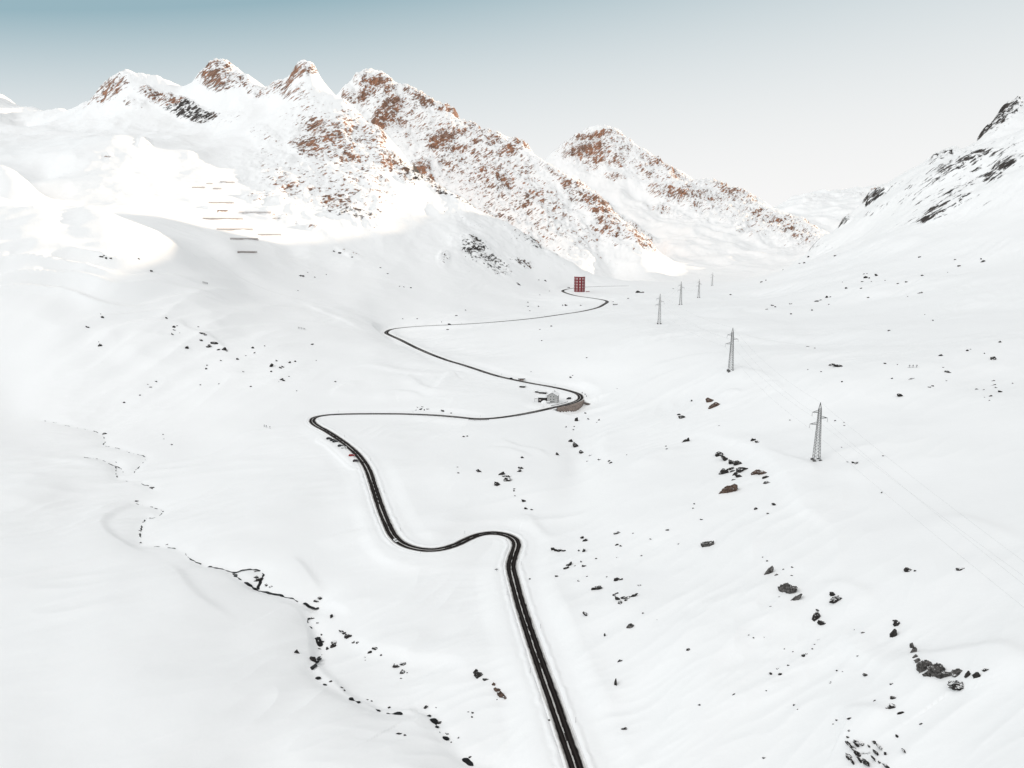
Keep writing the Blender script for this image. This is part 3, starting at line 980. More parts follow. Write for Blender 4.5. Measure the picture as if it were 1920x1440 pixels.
def bar(bm, a, b, r, n=4, r2=None):
    a, b = Vector(a), Vector(b)
    d = (b - a).normalized()
    u = d.cross(Vector((0, 0, 1)))
    if u.length < 1e-3:
        u = d.cross(Vector((1, 0, 0)))
    u.normalize()
    v = d.cross(u)
    r2 = r if r2 is None else r2
    ra, rb = [], []
    for i in range(n):
        t = 2 * math.pi * (i + .5) / n
        o = u * math.cos(t) + v * math.sin(t)
        ra.append(bm.verts.new(a + o * r))
        rb.append(bm.verts.new(b + o * r2))
    for i in range(n):
        j = (i + 1) % n
        bm.faces.new((ra[i], ra[j], rb[j], rb[i]))
    bm.faces.new(ra[::-1])
    bm.faces.new(rb)


def prism(bm, pts, z0, z1, mi=0):
    a = [bm.verts.new((p[0], p[1], z0)) for p in pts]
    b = [bm.verts.new((p[0], p[1], z1)) for p in pts]
    n = len(pts)
    for i in range(n):
        j = (i + 1) % n
        bm.faces.new((a[i], a[j], b[j], b[i])).material_index = mi
    bm.faces.new(a[::-1]).material_index = mi
    bm.faces.new(b).material_index = mi


def extrude_y(bm, prof, y0, y1, mi=0):
    """profile in x-z swept along y"""
    a = [bm.verts.new((p[0], y0, p[1])) for p in prof]
    b = [bm.verts.new((p[0], y1, p[1])) for p in prof]
    n = len(prof)
    for i in range(n):
        j = (i + 1) % n
        bm.faces.new((a[i], a[j], b[j], b[i])).material_index = mi
    bm.faces.new(a[::-1]).material_index = mi
    bm.faces.new(b).material_index = mi


# ------------------------------------------------------------------ road


def road_material():
    m = mat('wet_asphalt_and_slush', (0.03, 0.027, 0.025), 0.8, spec=.06)
    b = m.node_tree.nodes['Principled BSDF']
    uv = N(m, 'ShaderNodeUVMap')
    sep = N(m, 'ShaderNodeSeparateXYZ')
    L(m, uv.outputs[0], sep.inputs[0])
    u, v = sep.outputs[0], sep.outputs[1]
    au = math_(m, 'ABSOLUTE', u)

    def streak(sx, sy, det=3):
        mp = N(m, 'ShaderNodeMapping')
        mp.inputs['Scale'].default_value = (sx, sy, 1)
        L(m, uv.outputs[0], mp.inputs[0])
        return noise(m, mp.outputs[0], 1.0, det, .6)
    n_long = streak(2.2, 0.03, 4)
    n_mid = streak(1.0, 0.09, 5)
    n_edge = streak(0.8, 0.16, 5)
    # darker, polished wheel tracks
    w = math_(m, 'ADD', u, math_(m, 'MULTIPLY', math_(m, 'SUBTRACT', n_mid, .5), 0.5))
    tr = math_(m, 'COSINE', math_(m, 'MULTIPLY', w, 2 * math.pi / 1.62))
    tr = mapr(m, tr, -0.7, 0.9)
    col = mixc(m, tr, (0.008, 0.0065, 0.006), (0.024, 0.0195, 0.018))
    col = mixc(m, math_(m, 'MULTIPLY', mapr(m, n_long, .5, .75), .6), col, (0.05, 0.044, 0.041))
    # slush ridge down the middle, coming and going along the road
    big = noise(m, uv.outputs[0], 0.018, 2, .5)
    wid = math_(m, 'MULTIPLY', mapr(m, big, .40, .60), 0.42)
    cen = math_(m, 'SUBTRACT', math_(m, 'ABSOLUTE', math_(m, 'SUBTRACT', w, 0.25)), wid)
    cen = math_(m, 'ADD', cen, math_(m, 'MULTIPLY', math_(m, 'SUBTRACT', n_edge, .5), 0.7))
    cmask = mapr(m, cen, 0.06, -0.12)
    col = mixc(m, math_(m, 'MULTIPLY', cmask, .85), col, (0.50, 0.48, 0.46))
    # broken centre line
    dash = math_(m, 'LESS_THAN', math_(m, 'FRACT', math_(m, 'DIVIDE', v, 9.0)), 0.42)
    dl = math_(m, 'MULTIPLY', dash, math_(m, 'LESS_THAN', math_(m, 'ABSOLUTE', u), 0.12))
    col = mixc(m, math_(m, 'MULTIPLY', dl, 0.8), col, (0.62, 0.62, 0.60))
    # scraped snow and grit along the edges
    e = math_(m, 'ADD', au, math_(m, 'MULTIPLY', math_(m, 'SUBTRACT', n_edge, .5), 1.5))
    dirty = mixc(m, mapr(m, n_long, .35, .65), (0.46, 0.44, 0.42), (0.70, 0.69, 0.68))
    grit = streak(5.0, 0.02, 3)
    dirty = mixc(m, math_(m, 'MULTIPLY', mapr(m, grit, .56, .66), .75), dirty, (0.10, 0.088, 0.08))
    col = mixc(m, mapr(m, e, 2.6, 3.6), col, dirty)
    col = mixc(m, mapr(m, e, 3.6, 4.3), col, SNOW)
    L(m, col, b.inputs['Base Color'])
    return m


M_ROAD = road_material()
US = [-4.9, -4.5, -4.0, -3.5, -2.6, -1.3, 0, 1.3, 2.6, 3.5, 4.0, 4.5, 4.9]
UZ = [-0.55, -0.02, 0.10, 0.08, 0.0, 0.04, 0.06, 0.04, 0.0, 0.08, 0.10, -0.02, -0.55]
tan = np.gradient(road[:, :2], axis=0)
tan /= np.linalg.norm(tan, axis=1)[:, None]
nor = np.stack([-tan[:, 1], tan[:, 0]], 1)
bm = bmesh.new()
uvl = bm.loops.layers.uv.new('UVMap')
rows = []
for i in range(len(road)):
    rows.append([bm.verts.new((road[i, 0] + nor[i, 0] * u, road[i, 1] + nor[i, 1] * u, road[i, 2] + 0.02 + z)) for u, z in zip(US, UZ)])
for i in range(len(road) - 1):
    for k in range(len(US) - 1):
        f = bm.faces.new((rows[i][k + 1], rows[i][k], rows[i + 1][k], rows[i + 1][k + 1]))
        for lp, (uu, vv) in zip(f.loops, ((US[k + 1], road_L[i]), (US[k], road_L[i]), (US[k], road_L[i + 1]), (US[k + 1], road_L[i + 1]))):
            lp[uvl].uv = (uu, vv)
o = obj('road', bm, M_ROAD, None, True)
o['kind'] = 'structure'


def on_road(px, py, lane=0.0):
    x, y, _ = project(road[:, 0], road[:, 1], road[:, 2])
    i = int(np.argmin((x - px) ** 2 + ((y - py) * 2.0) ** 2))
    i = min(max(i, 1), len(road) - 2)
    return np.array((road[i, 0] + nor[i, 0] * lane, road[i, 1] + nor[i, 1] * lane, road[i, 2] + 0.06)), math.atan2(tan[i, 1], tan[i, 0]), i


# ------------------------------------------------------------------ stream: open black water between snow bridges
M_WATER = mat('dark_water', (0.008, 0.0085, 0.009), 0.45, spec=.15)
bm = bmesh.new()
for k, pl in enumerate(streams):
    n = len(pl)
    t_ = np.gradient(pl[:, :2], axis=0)
    t_ /= np.linalg.norm(t_, axis=1)[:, None] + 1e-9
    sarr = np.arange(n) * 0.8
    base = {5: .5, 6: .5, 0: .12, 1: .1, 2: .3, 3: .25, 4: .2, 7: .02}[k]
    wn_ = perlin(sarr / 11.0 + 7 * k, np.full(n, 3.3 * k)) * 1.0 + perlin(sarr / 3.7 + 5 * k, np.full(n, 1.7)) * 0.7 + base
    off = perlin(sarr / 5.0 + 2 * k, np.full(n, 9.1)) * 1.0
    wmax = {5: 1.0, 6: 1.15, 7: 1.5}.get(k, 0.55)
    wd = np.clip(wn_ * 1.7, 0, 1) * wmax
    prev = None
    for i in range(n):
        if wd[i] < 0.06:
            prev = None
            continue
        nx, ny = -t_[i, 1], t_[i, 0]
        cx_, cy_ = pl[i, 0] + nx * off[i], pl[i, 1] + ny * off[i]
        ax, ay, bx, by = cx_ + nx * wd[i], cy_ + ny * wd[i], cx_ - nx * wd[i], cy_ - ny * wd[i]
        za = max(float(height(ax, ay)[0]), float(height(bx, by)[0]), float(height(cx_, cy_)[0])) + 0.10
        cur = (bm.verts.new((ax, ay, za)), bm.verts.new((bx, by, za)))
        if prev:
            bm.faces.new((prev[0], prev[1], cur[1], cur[0]))
        prev = cur
o = obj('stream', bm, M_WATER)
o['kind'] = 'structure'


# ------------------------------------------------------------------ rocks
def rock_material(name, c1, c2, snow_at=0.80):
    m = mat(name, c1, 0.85, spec=.2)
    b = m.node_tree.nodes['Principled BSDF']
    tc = N(m, 'ShaderNodeNewGeometry')
    n1 = noise(m, tc.outputs['Position'], 0.9, 6, .6)
    n2 = noise(m, tc.outputs['Position'], 0.55, 5, .65)
    col = mixc(m, mapr(m, n1, .35, .68), c1, c2)
    sep = N(m, 'ShaderNodeSeparateXYZ')
    L(m, tc.outputs['Normal'], sep.inputs[0])
    s = math_(m, 'ADD', sep.outputs[2], math_(m, 'MULTIPLY', math_(m, 'SUBTRACT', n2, .5), 1.3))
    sm = mapr(m, s, snow_at - .04, snow_at + .04)
    L(m, mixc(m, sm, col, SNOW), b.inputs['Base Color'])
    bp = N(m, 'ShaderNodeBump')
    bp.inputs['Strength'].default_value = 0.9
    bp.inputs['Distance'].default_value = 0.5
    L(m, n1, bp.inputs['Height'])
    L(m, bp.outputs[0], b.inputs['Normal'])
    return m


M_ROCK = rock_material('dark_rock', (0.018, 0.016, 0.015), (0.045, 0.041, 0.038), .88)
M_ROCKG = rock_material('grey_rock', (0.03, 0.028, 0.026), (0.16, 0.15, 0.143), 1.0)
M_ROCKB = rock_material('brown_rock', (0.05, 0.034, 0.026), (0.15, 0.10, 0.078), 1.0)
from mathutils import noise as mnoise
_ico = {}
for sub in (2, 3, 4):
    b_ = bmesh.new()
    bmesh.ops.create_icosphere(b_, subdivisions=sub, radius=1.0)
    b_.verts.ensure_lookup_table()
    _ico[sub] = ([v.co.copy() for v in b_.verts], [[v.index for v in f.verts] for f in b_.faces])
    b_.free()


def blob(bm, c, sx, sy, sz, roll, yaw, seed, sub):
    vs, fs = _ico[sub]
    R = Matrix.Rotation(yaw, 3, 'Z') @ Matrix.Rotation(roll, 3, 'Y')
    q = Vector((seed * 3.71, seed * 1.93, seed * 7.17))
    rnd = random.Random(seed * 17 + 3)
    planes = []
    for k in range(13):
        n = Vector((rnd.gauss(0, 1), rnd.gauss(0, 1), rnd.gauss(0, 1))).normalized()
        planes.append((n, rnd.uniform(.42, .95)))
    nv = []
    for v in vs:
        n1 = mnoise.noise(v * 1.4 + q)
        p = v * (1.12 + .45 * n1)
        for n, h in planes:                     # chop flat faces
            e = p.dot(n) - h
            if e > 0:
                p = p - n * e * .93
        p = p * (1 + .22 * mnoise.noise(v * 4.3 + q * 2) + .10 * mnoise.noise(v * 9.0 + q))
        p = Vector((p.x * sx, p.y * sy, p.z * sz))
        nv.append(bm.verts.new(R @ p + Vector(c)))
    for f in fs:
        bm.faces.new([nv[i] for i in f])


_seed = [1]


def rock(label, blobs, material=None, group=None, cat='rock', name='rock_outcrop', t1=8000, sink=.25, k_=1.25):
    """blobs: (px, py, half width px, half height px, tilt deg)"""
    P0 = hit(blobs[0][0], blobs[0][1], 170, t1)
    org = Vector(P0[:3])
    one = len(blobs) == 1
    root = None if one else thing(name, label, cat, org, 0, group)
    for b in blobs:
        bm = bmesh.new()
        px, py, hw, hh = b[:4]
        tilt = math.radians(b[4]) if len(b) > 4 else 0
        p = hit(px, py, 170, t1)
        k = p[3] / FOC
        sx, sz = hw * k * k_, hh * k * k_
        sub = 4 if hw > 7 else 3 if hw > 3 else 2
        _seed[0] += 1
        blob(bm, (p[0] - org.x, p[1] - org.y, p[2] - org.z + sz * (0.1 - sink)), sx * 1.22, max(sx * .7, sz * .7), sz * 1.5 * (.85 + .3 * random.random()), tilt, random.uniform(-.3, .3), _seed[0], sub)
        o = obj(name if one else 'ledge', bm, material or M_ROCK, root)
        if one:
            o.location = org
            tag(o, label, cat, group)


rock('brown rock outcrop uphill of the rock band, left of the two large pylons', [(1330, 753, 6, 4, 35), (1341, 761, 9, 5, 15)], M_ROCKB)
rock('long dark rock strip at the top of the rock band left of the biggest pylon', [(1350, 852, 8, 4, 35), (1362, 861, 9, 4, 35), (1373, 868, 8, 4, 25), (1382, 871, 6, 4, 0)])
rock('hooked dark rock ledge just under the long strip of the rock band', [(1358, 887, 7, 5, -25), (1366, 880, 8, 3, -25), (1374, 884, 4, 2, 0)])
rock('dark curved rock ledge between the hooked ledge and the brown angular rock', [(1379, 890, 4, 5, -50), (1387, 884, 8, 3, -35), (1398, 880, 5, 3, -15), (1387, 894, 6, 3, 10)])
rock('brown angular rock at the right end of the rock band', [(1419, 888, 7, 6, -20), (1430, 887, 9, 4, 15)], M_ROCKB)
rock('small dark rock pair just below the brown angular rock of the rock band', [(1436, 896, 4, 2, 0), (1439, 905, 5, 3, 10)])
rock('round brown boulder standing alone below the rock band left of the big pylon', [(1370, 921, 12, 9, 0)], M_ROCKB)
rock('pair of tiny dark stones between rock band and round brown boulder', [(1375, 900, 3, 2, 0), (1377, 908, 2, 1.5, 0)])
rock('low dark rock patch on the snow crest between rock band and big pylon', [(1411, 826, 4, 3, 20), (1420, 829, 4, 2, 25)])
rock('dark cleft rock on the slope left of the rock band, right of the gully', [(1284, 828, 4, 5, 40), (1290, 827, 3, 4, 0)])
rock('small black rock lip beside the snow roll right of the hairpin', [(1281, 783, 5, 3, 25), (1272, 778, 2, 2, 60)])
rock('round grey boulder flecked with snow, alone on the open right slope', [(1325, 1022, 10, 8, 5)], M_ROCKG)
rock('narrow upright grey rock above the large grey slab on the lower right slope', [(1440, 1075, 5, 9, 30), (1457, 1078, 2, 4, 60)], M_ROCKG)
rock('large flat grey rock slab with a pointed tail on the lower right slope', [(1475, 1107, 12, 10, 15), (1484, 1110, 9, 8, 10), (1492, 1124, 5, 7, 50)], M_ROCKG)
rock('snow-capped boulder with a dark foot right of the large grey slab', [(1563, 1116, 5, 4, 40), (1573, 1122, 11, 4, 5)])
rock('tilted striped dark rock below and right of the large grey slab', [(1530, 1160, 8, 7, 35), (1543, 1169, 10, 6, 30)], M_ROCK)
rock('small dark rock above the narrow leaning rock, left of the curved cliff', [(1680, 1172, 5, 4, 30), (1676, 1164, 2, 2, 0)])
rock('narrow leaning dark rock left of the upper tip of the curved cliff', [(1675, 1192, 4, 9, 30)])
rock('long curved grey cliff band breaking through the snow at lower right', [(1709, 1214, 2.5, 6, 10), (1712, 1223, 3, 7, 25), (1716, 1232, 3, 6, 35), (1721, 1240, 4, 5, 40), (1727, 1247, 5, 5, 40), (1735, 1254, 10, 8, 15), (1742, 1264, 9, 5, 5), (1755, 1263, 12, 8, 20), (1775, 1266, 12, 6, 8), (1792, 1265, 9, 5, -8)], M_ROCKG, sink=.05)
rock('dark undercut rock directly beneath the right end of the curved cliff', [(1786, 1284, 8, 3, 10), (1800, 1285, 11, 5, 0)])
rock('first of the three dark knobs trailing right from the curved cliff', [(1815, 1267, 6, 5, -25)])
rock('middle of the three dark knobs trailing right from the curved cliff', [(1832, 1268, 5, 6, 10)])
rock('smallest dark knob at the right end of the curved cliff', [(1848, 1257, 4, 3, -20)])
rock('black slit of rock under a rounded snow dome at lower right', [(1667, 1326, 6, 2, -8), (1676, 1325, 6, 3, 5)])
rock('small dark rock just above the black slit by the snow dome', [(1676, 1309, 5, 2.5, 10)])
rock('little hooked rock at the right rim of the snow dome at lower right', [(1688, 1337, 3, 5, 40)])
rock('tiny dark rock between the snow dome and the tilted striped rock', [(1672, 1282, 3, 2, 0)])
rock('flat dark rock on the smooth slope under the power lines, left of its twin', [(1703, 1070, 7, 3, 5), (1716, 1071, 2, 1.5, 0)])
rock('flat dark rock on the smooth slope under the power lines, near the right edge', [(1803, 1067, 6, 2.5, 0)])
rock('cluster of thin slanting dark slabs at the bottom edge, lower right corner', [(x_, y_, a_ * 1.25, b_ * .7, c_) for x_, y_, a_, b_, c_ in [(1593, 1396, 6, 4, 35), (1602, 1405, 9, 6, 40), (1594, 1422, 8, 5, 40), (1611, 1415, 9, 5, 45), (1617, 1396, 9, 3, 25), (1630, 1400, 5, 2.5, 40), (1640, 1393, 5, 2.5, 40), (1652, 1403, 8, 3, 40), (1660, 1415, 4, 3, 60), (1627, 1433, 12, 4, 50), (1650, 1430, 4, 3, 60), (1665, 1438, 8, 3, 30), (1590, 1383, 3, 3, 0), (1697, 1410, 6, 1.5, 35), (1604, 1390, 7, 3, 40), (1613, 1426, 10, 3, 45), (1600, 1430, 7, 3, 45), (1608, 1398, 9, 3, 40), (1643, 1412, 9, 2.5, 45), (1640, 1424, 7, 2.5, 45)]], M_ROCK, sink=.1, k_=.92)
rock('shaggy black boulder on the slope right of the road, left of the small ledges', [(1120, 1104, 7, 5, 25)])
rock('jagged dark rock ledge right of the road bend, at the foot of the gully', [(1037, 1031, 5, 3, 40), (1046, 1033, 6, 4, 10)])
rock('small dark rock right beside the jagged ledge at the foot of the gully', [(1058, 1033, 3, 2, 0)])
rock('thin dark diagonal rock rib below the foot of the gully', [(1060, 1066, 5, 2, -45), (1067, 1059, 5, 2, -45)])
rock('short dark rock hook at the lower end of the thin diagonal rib', [(1044, 1081, 3, 3, -40)])
rock('two upright dark slivers in the gully bed right of the jagged ledge', [(1094, 1034, 2, 5, 20), (1085, 1033, 1.5, 3, 20)])
rock('ragged dark stones at the lower end of the gully bed', [(1092, 1009, 3, 2.5, 20), (1098, 1014, 4, 2.5, 0)])
rock('bent dark ledge above the stepped ledges on the right of the road', [(1157, 1088, 4, 3.5, 45), (1165, 1087, 3, 1.5, -20)])
rock('stepped dark ledges on the slope right of the road, below the bent ledge', [(1160, 1124, 6, 3, 40), (1164, 1130, 7, 3, 40), (1174, 1121, 6, 2, -10), (1172, 1126, 3, 2, -20)])
rock('thin curved rock at the right end of the stepped ledges', [(1188, 1118, 6, 1.8, -25)])
rock('short dark twin ledge up and left of the stepped ledges', [(1151, 1116, 3, 2, 0), (1156, 1113, 3, 1.5, -25)])
rock('small ragged rock below the stepped ledges on the right slope', [(1182, 1176, 5, 4, 35)], M_ROCKG)
rock('thin dark crack of rock slanting in the hollow right of the road', [(1100, 1153, 7, 1.8, 38)])
rock('short upright dark crack in the hollow right of the road', [(1134, 1192, 1.5, 4, 5)])
rock('thin curved dark crack lower in the hollow right of the road', [(1161, 1240, 5, 1.6, -40)])
rock('spindle-shaped black hole in the snow right of the road near the bottom', [(1154, 1283, 2, 6, 5)])
rock('small black wedge in the snow right of the road near the bottom', [(1170, 1367, 4, 2.5, -25)])
rock('dark forked rock on the middle snowfield, farthest left of its row', [(897, 884, 5, 3, 40)])
rock('dark rock ledge in the middle snowfield, upper piece of the stacked pair', [(941, 890, 4, 4, 45), (951, 893, 7, 2.5, 5)])
rock('dark lumpy ledge in the middle snowfield, lower piece of the stacked pair', [(952, 901, 7, 3, 0)])
rock('slanting dark rock left of the stacked pair in the middle snowfield', [(934, 909, 6, 3, 38)])
rock('ragged black rock up and right of the stacked pair in the middle snowfield', [(976, 878, 6, 5, -30), (973, 884, 4, 2.5, -20)])
rock('tiny curled rock above the ragged black rock in the middle snowfield', [(979, 858, 3, 2, 40)])
rock('small slanting dark rock on the snow lip down right of the stacked pair', [(981, 940, 4, 2.2, 45)])
rock('small scattered rock pieces below the slanting rock on the snow lip', [(986, 954, 3, 1.8, 30), (997, 956, 2, 1.5, 0)])
rock('black rock patch beside the gully below the hairpin, upper piece', [(1069, 828, 4, 2.5, 40)])
rock('largest black rock patch beside the gully below the hairpin', [(1080, 837, 7, 4, 35)])
rock('curled dark rock patch beside the gully, lowest of the three', [(1092, 849, 5, 3, 35)])
rock('small slanting dark rock left of the gully rock patches', [(1045, 853, 4, 2, 45)])
rock('black culvert-side rock below the hairpin wall', [(1082, 789, 3.5, 4, 0)])
rock('long dark outcrop with a reddish end near the road at the bottom, upper part', [(891, 1262, 3, 6, 20), (898, 1268, 8, 4, 30), (909, 1274, 6, 3, 10)], M_ROCK)
rock('long dark outcrop with a reddish end near the road at the bottom, lower part', [(926, 1284, 4, 4, 50), (934, 1295, 6, 4, 50), (941, 1303, 7, 4, 40), (948, 1308, 5, 1.8, 40)], M_ROCKB)
rock('black boulder block beside the stream bend in the lower left gorge', [(588, 1238, 4, 7, -20)])
rock('square dark rocks on the right bank of the stream gorge', [(614, 1217, 3, 3, 0), (626, 1212, 5, 5, 0), (628, 1205, 6, 2, 10)])
rock('lone dark stone on the left bank of the stream gorge', [(556, 1224, 3.5, 4, -30)])
rock('row of dark rocks under the snow lip right of the stream gorge', [(641, 1184, 4, 2, 20), (646, 1188, 3, 2, 30), (653, 1194, 5, 3.5, 25)])
rock('twin flat stones right of the row under the snow lip', [(664, 1204, 3, 1.6, 0), (671, 1205, 2.5, 1.6, 0)])
rock('small dark heart-shaped rock under the snow lip above the gorge', [(703, 1216, 4, 2.2, 0)])
rock('slanting dark rock left of the heart-shaped rock under the lip', [(692, 1224, 4, 2, -35)])
rock('round dark rock on the slope between gorge and road', [(743, 1250, 5, 4.5, 0)])
rock('dark pointed rock up right of the round one between gorge and road', [(756, 1245, 5, 2.2, 20)])
rock('ragged dark rock under the pointed one between gorge and road', [(754, 1261, 5, 2.6, -15)])
rock('thin upright dark rock above the snow lip right of the stream', [(622, 1157, 2, 4.5, -15)])
rock('low jagged dark outcrop on the right-hand slope beneath the far snow track', [(1560, 685, 5, 2.5, 0), (1575, 687, 9, 3.2, 20)])
rock('dark rock with a white cap high on the right near the frame edge', [(1861, 674, 5, 3, -10)])
rock('small flat dark rock up left of the rock with a white cap', [(1764, 667, 3.5, 2, -15)])
rock('small flat dark rock lowest right of the three skiers', [(1777, 698, 5, 2, 20)])
rock('thin dark rock edge on the slope down left of the right-hand rock nest', [(1688, 742, 6, 1.8, 25)])


# small stones: nothing tells the members of one scatter apart
def scatter(label, group, pts, t1=8000):
    for p in pts:
        r = (random.uniform(1.5, 2.3) if len(p) < 3 else p[2]) * random.choice((.75, .85, 1.0, 1.0, 1.15))
        rock(label, [(p[0], p[1], r * random.uniform(1.0, 1.7) * .9, r * random.uniform(.55, .95) * .9, random.uniform(-15, 45))], None, group, 'rock', 'stone', t1, .22, 1.25)


scatter('small dark stone poking out of the steep snow shoulder on the left', 'stones on the left shoulder',
        [(324, 627, 2.4), (332, 611, 1.6), (327, 619, 2.2), (326, 613), (337, 624, 1.4), (313, 597, 1.6), (378, 625, 2.6), (384, 628, 2.2), (378, 638, 1.8), (400, 644, 3.4), (389, 650, 3.2), (393, 647, 2),
         (409, 656, 2.4), (420, 655, 3), (425, 658, 2), (445, 674, 3), (350, 652, 2.2), (386, 692, 2.2), (388, 685, 1.4), (410, 720, 1.8), (372, 613, 1.3), (376, 722, 1.4), (461, 667, 1.2), (456, 697, 1.4), (414, 676, 1.3)], 1300)
scatter('small dark stone at the left edge of the steep snow shoulder', 'stones at the left edge of the shoulder', [(164, 613, 2), (187, 648, 2.4), (185, 641, 1.2), (192, 595, 1.8), (189, 589, 1.1)], 1300)
scatter('dark stone on the small rounded knoll at the foot of the left slope', 'stones on the left knoll',
        [(508, 687, 3.4), (530, 688, 3.2), (526, 690, 2), (519, 677, 1.8), (542, 680, 2.2), (509, 697, 1.4), (528, 712, 1.8), (532, 714, 1.6), (523, 716, 1.2), (542, 706, 1), (471, 725, 2.2), (477, 662, 1.8), (474, 653), (497, 649, 1.6), (585, 646, 1.6), (593, 676, 1.2), (554, 678, 1.4), (557, 733, 1.2), (628, 716, 1.6)], 1400)
scatter('tiny dark stone at the flat foot of the left slope', 'stones at the foot of the left slope', [(282, 726, 1.8), (293, 715, 1.8), (277, 721, 1.2), (262, 741, 1.3), (233, 755, 1.8), (307, 823, 1.2), (322, 834, 1.5), (306, 815, 1)], 1100)
scatter('black stone on the sunlit lip of the left shoulder', 'stones on the sunlit lip', [(190, 481, 2), (195, 479, 1.4), (198, 484, 2.4), (207, 484, 2.2), (260, 485, 2), (283, 508, 2.6)], 1300)
scatter('small dark stone on the snow between tower and first hairpin', 'stones between tower and hairpin',
        [(1010, 575, 2), (1055, 573, 1.4), (989, 567, 1.4), (990, 575, 1.4), (993, 583, 1.2), (1034, 612, 2), (1012, 618, 1.6), (1016, 639, 1.2), (855, 592, 1.8), (755, 598, 1.4), (782, 598, 1.2), (828, 604, 1.2), (840, 618, 1.4), (873, 582, 1.3), (1062, 573, 2.2), (1089, 573, 1.5), (1012, 553, 1.4), (1030, 546, 1.2), (973, 534, 2), (970, 531, 1.4), (1010, 525, 1.6), (1022, 508, 1.6), (1150, 566, 1.2), (1178, 560, 1.4)], 1900)
scatter('dark stone on the shaded slope left of the tower', 'stones on the shaded massif slope', [(562, 517, 2), (568, 518, 2.4), (577, 511, 1.3), (590, 520, 1.4), (625, 471, 2.2), (637, 475, 2.4), (660, 482, 2.2), (713, 502, 1.5), (726, 513, 1.4), (757, 538, 1.6), (770, 540, 1.8), (749, 537, 1.3), (612, 515, 1.1), (558, 545, 1.1)], 2100)
scatter('small dark stone in the loose scatter high on the right slope', 'stones high on the right slope',
        [(1533, 565, 2.8), (1538, 563, 1.6), (1550, 558, 2.2), (1554, 571, 1.8), (1557, 557), (1624, 521, 2.8), (1617, 528, 2.4), (1630, 522, 1.6), (1643, 517, 1.8), (1620, 514, 1.5), (1626, 513, 1.3), (1634, 528, 1.5), (1660, 526, 1.4), (1684, 532, 1.4), (1700, 529, 2), (1727, 549, 2), (1702, 556, 1.5), (1730, 517, 2.4), (1615, 541, 1.6), (1580, 529, 1.3), (1587, 541, 1.8),
         (1454, 576, 2.2), (1449, 573, 1.6), (1437, 580, 2), (1483, 570, 2), (1483, 589, 1.8), (1523, 582, 1.4), (1628, 558, 1.6), (1845, 490, 2.8), (1840, 486, 1.4), (1799, 499, 2), (1791, 487, 1.6), (1777, 511, 1.2), (1725, 482, 1.8), (1734, 590, 1.4), (1750, 601, 1.6), (1667, 620, 1.2)], 1800)
scatter('small dark stone on the upper rim of the right slope near the valley head', 'stones on the upper rim of the right slope', [(1428, 529, 2.2), (1436, 526, 1.8), (1468, 506, 1.4), (1500, 494, 1.8), (1509, 493, 2.2), (1478, 491, 1.4), (1516, 482, 1.8), (1566, 480, 1.4), (1370, 553, 2), (1262, 541, 1.2), (1195, 549, 2.6), (1203, 549, 2.8)], 2250)
scatter('dark stone in the nest of rocks at the right edge above the power line', 'rock nest at the right edge', [(1863, 714, 3), (1861, 722, 3), (1868, 727, 2), (1875, 735, 3), (1858, 743, 3.4), (1831, 730, 2.4), (1844, 731, 1.6), (1855, 751, 1.4), (1846, 745, 1.2), (1899, 719, 1.3)], 1100)
scatter('small dark stone below the three skiers on the right slope', 'stones below the three skiers', [(1710, 710, 2.2), (1704, 712, 1.2), (1672, 710, 1.4), (1743, 726, 2), (1750, 724, 1.6), (1660, 682, 1.6), (1683, 684, 1.4), (1775, 714, 1.3), (1769, 689, 1.6), (1875, 642, 2.6), (1813, 658, 2), (1820, 655, 1.2), (1846, 663, 1.2)], 1200)
scatter('tiny dark stone near the snow track on the right', 'stones by the right snow track', [(1515, 650, 2), (1528, 653, 1.6), (1666, 621, 1.2), (1515, 693, 1.2), (1540, 697, 1.2), (1579, 716, 1.1)], 1200)
scatter('small stone in the snow beside the big pylon', 'stones beside the big pylon', [(1590, 866, 2), (1600, 868, 3), (1606, 869, 2.6), (1653, 924, 2.4), (1656, 855, 1.4), (1481, 788, 1.4), (1548, 783, 1.2), (1583, 792, 1.3), (1583, 798, 1.3), (1566, 789, 1.4), (1578, 839, 1.2)])
scatter('small dark stone on the open right slope above the large grey slab', 'stones above the grey slab', [(1417, 955, 3), (1440, 963, 3), (1452, 946, 3.4), (1300, 953, 1.8), (1316, 974, 2), (1302, 945, 1.4), (1486, 1064, 2), (1485, 1079, 2.4), (1469, 1068, 1.6), (1439, 1052, 1.6), (1430, 1045, 1.2), (1462, 1119, 2), (1445, 1137, 1.8), (1534, 1145, 2)])
scatter('small dark stone in the loose scatter at the bottom right', 'stones at the bottom right',
        [(1291, 1219, 2.4), (1507, 1229, 3.4), (1513, 1226, 1.8), (1462, 1264, 3.4), (1446, 1264, 2.4), (1458, 1254, 1.6), (1478, 1247, 1.4), (1487, 1222, 1.8), (1471, 1217, 1.4), (1608, 1230, 2.6), (1625, 1266, 2.6), (1618, 1186, 2), (1602, 1181, 1.2), (1570, 1350, 3), (1593, 1347, 3.2), (1562, 1358, 1.6), (1592, 1370, 2.4), (1311, 1322, 2.4), (1376, 1302, 2.2), (1433, 1421, 3.4), (1557, 1280, 2), (1437, 1295, 1.6), (1535, 1199, 1.8), (1528, 1208, 1.6), (1523, 1217, 1.4), (1404, 1191, 1.4), (1413, 1196, 1.4), (1433, 1195, 1.2), (1728, 1357, 1.8), (1489, 1322, 1.6), (1495, 1330, 1.2), (1683, 1381, 2), (1640, 1314, 1.6), (1570, 1258, 1.8), (1580, 1259, 1.4)])
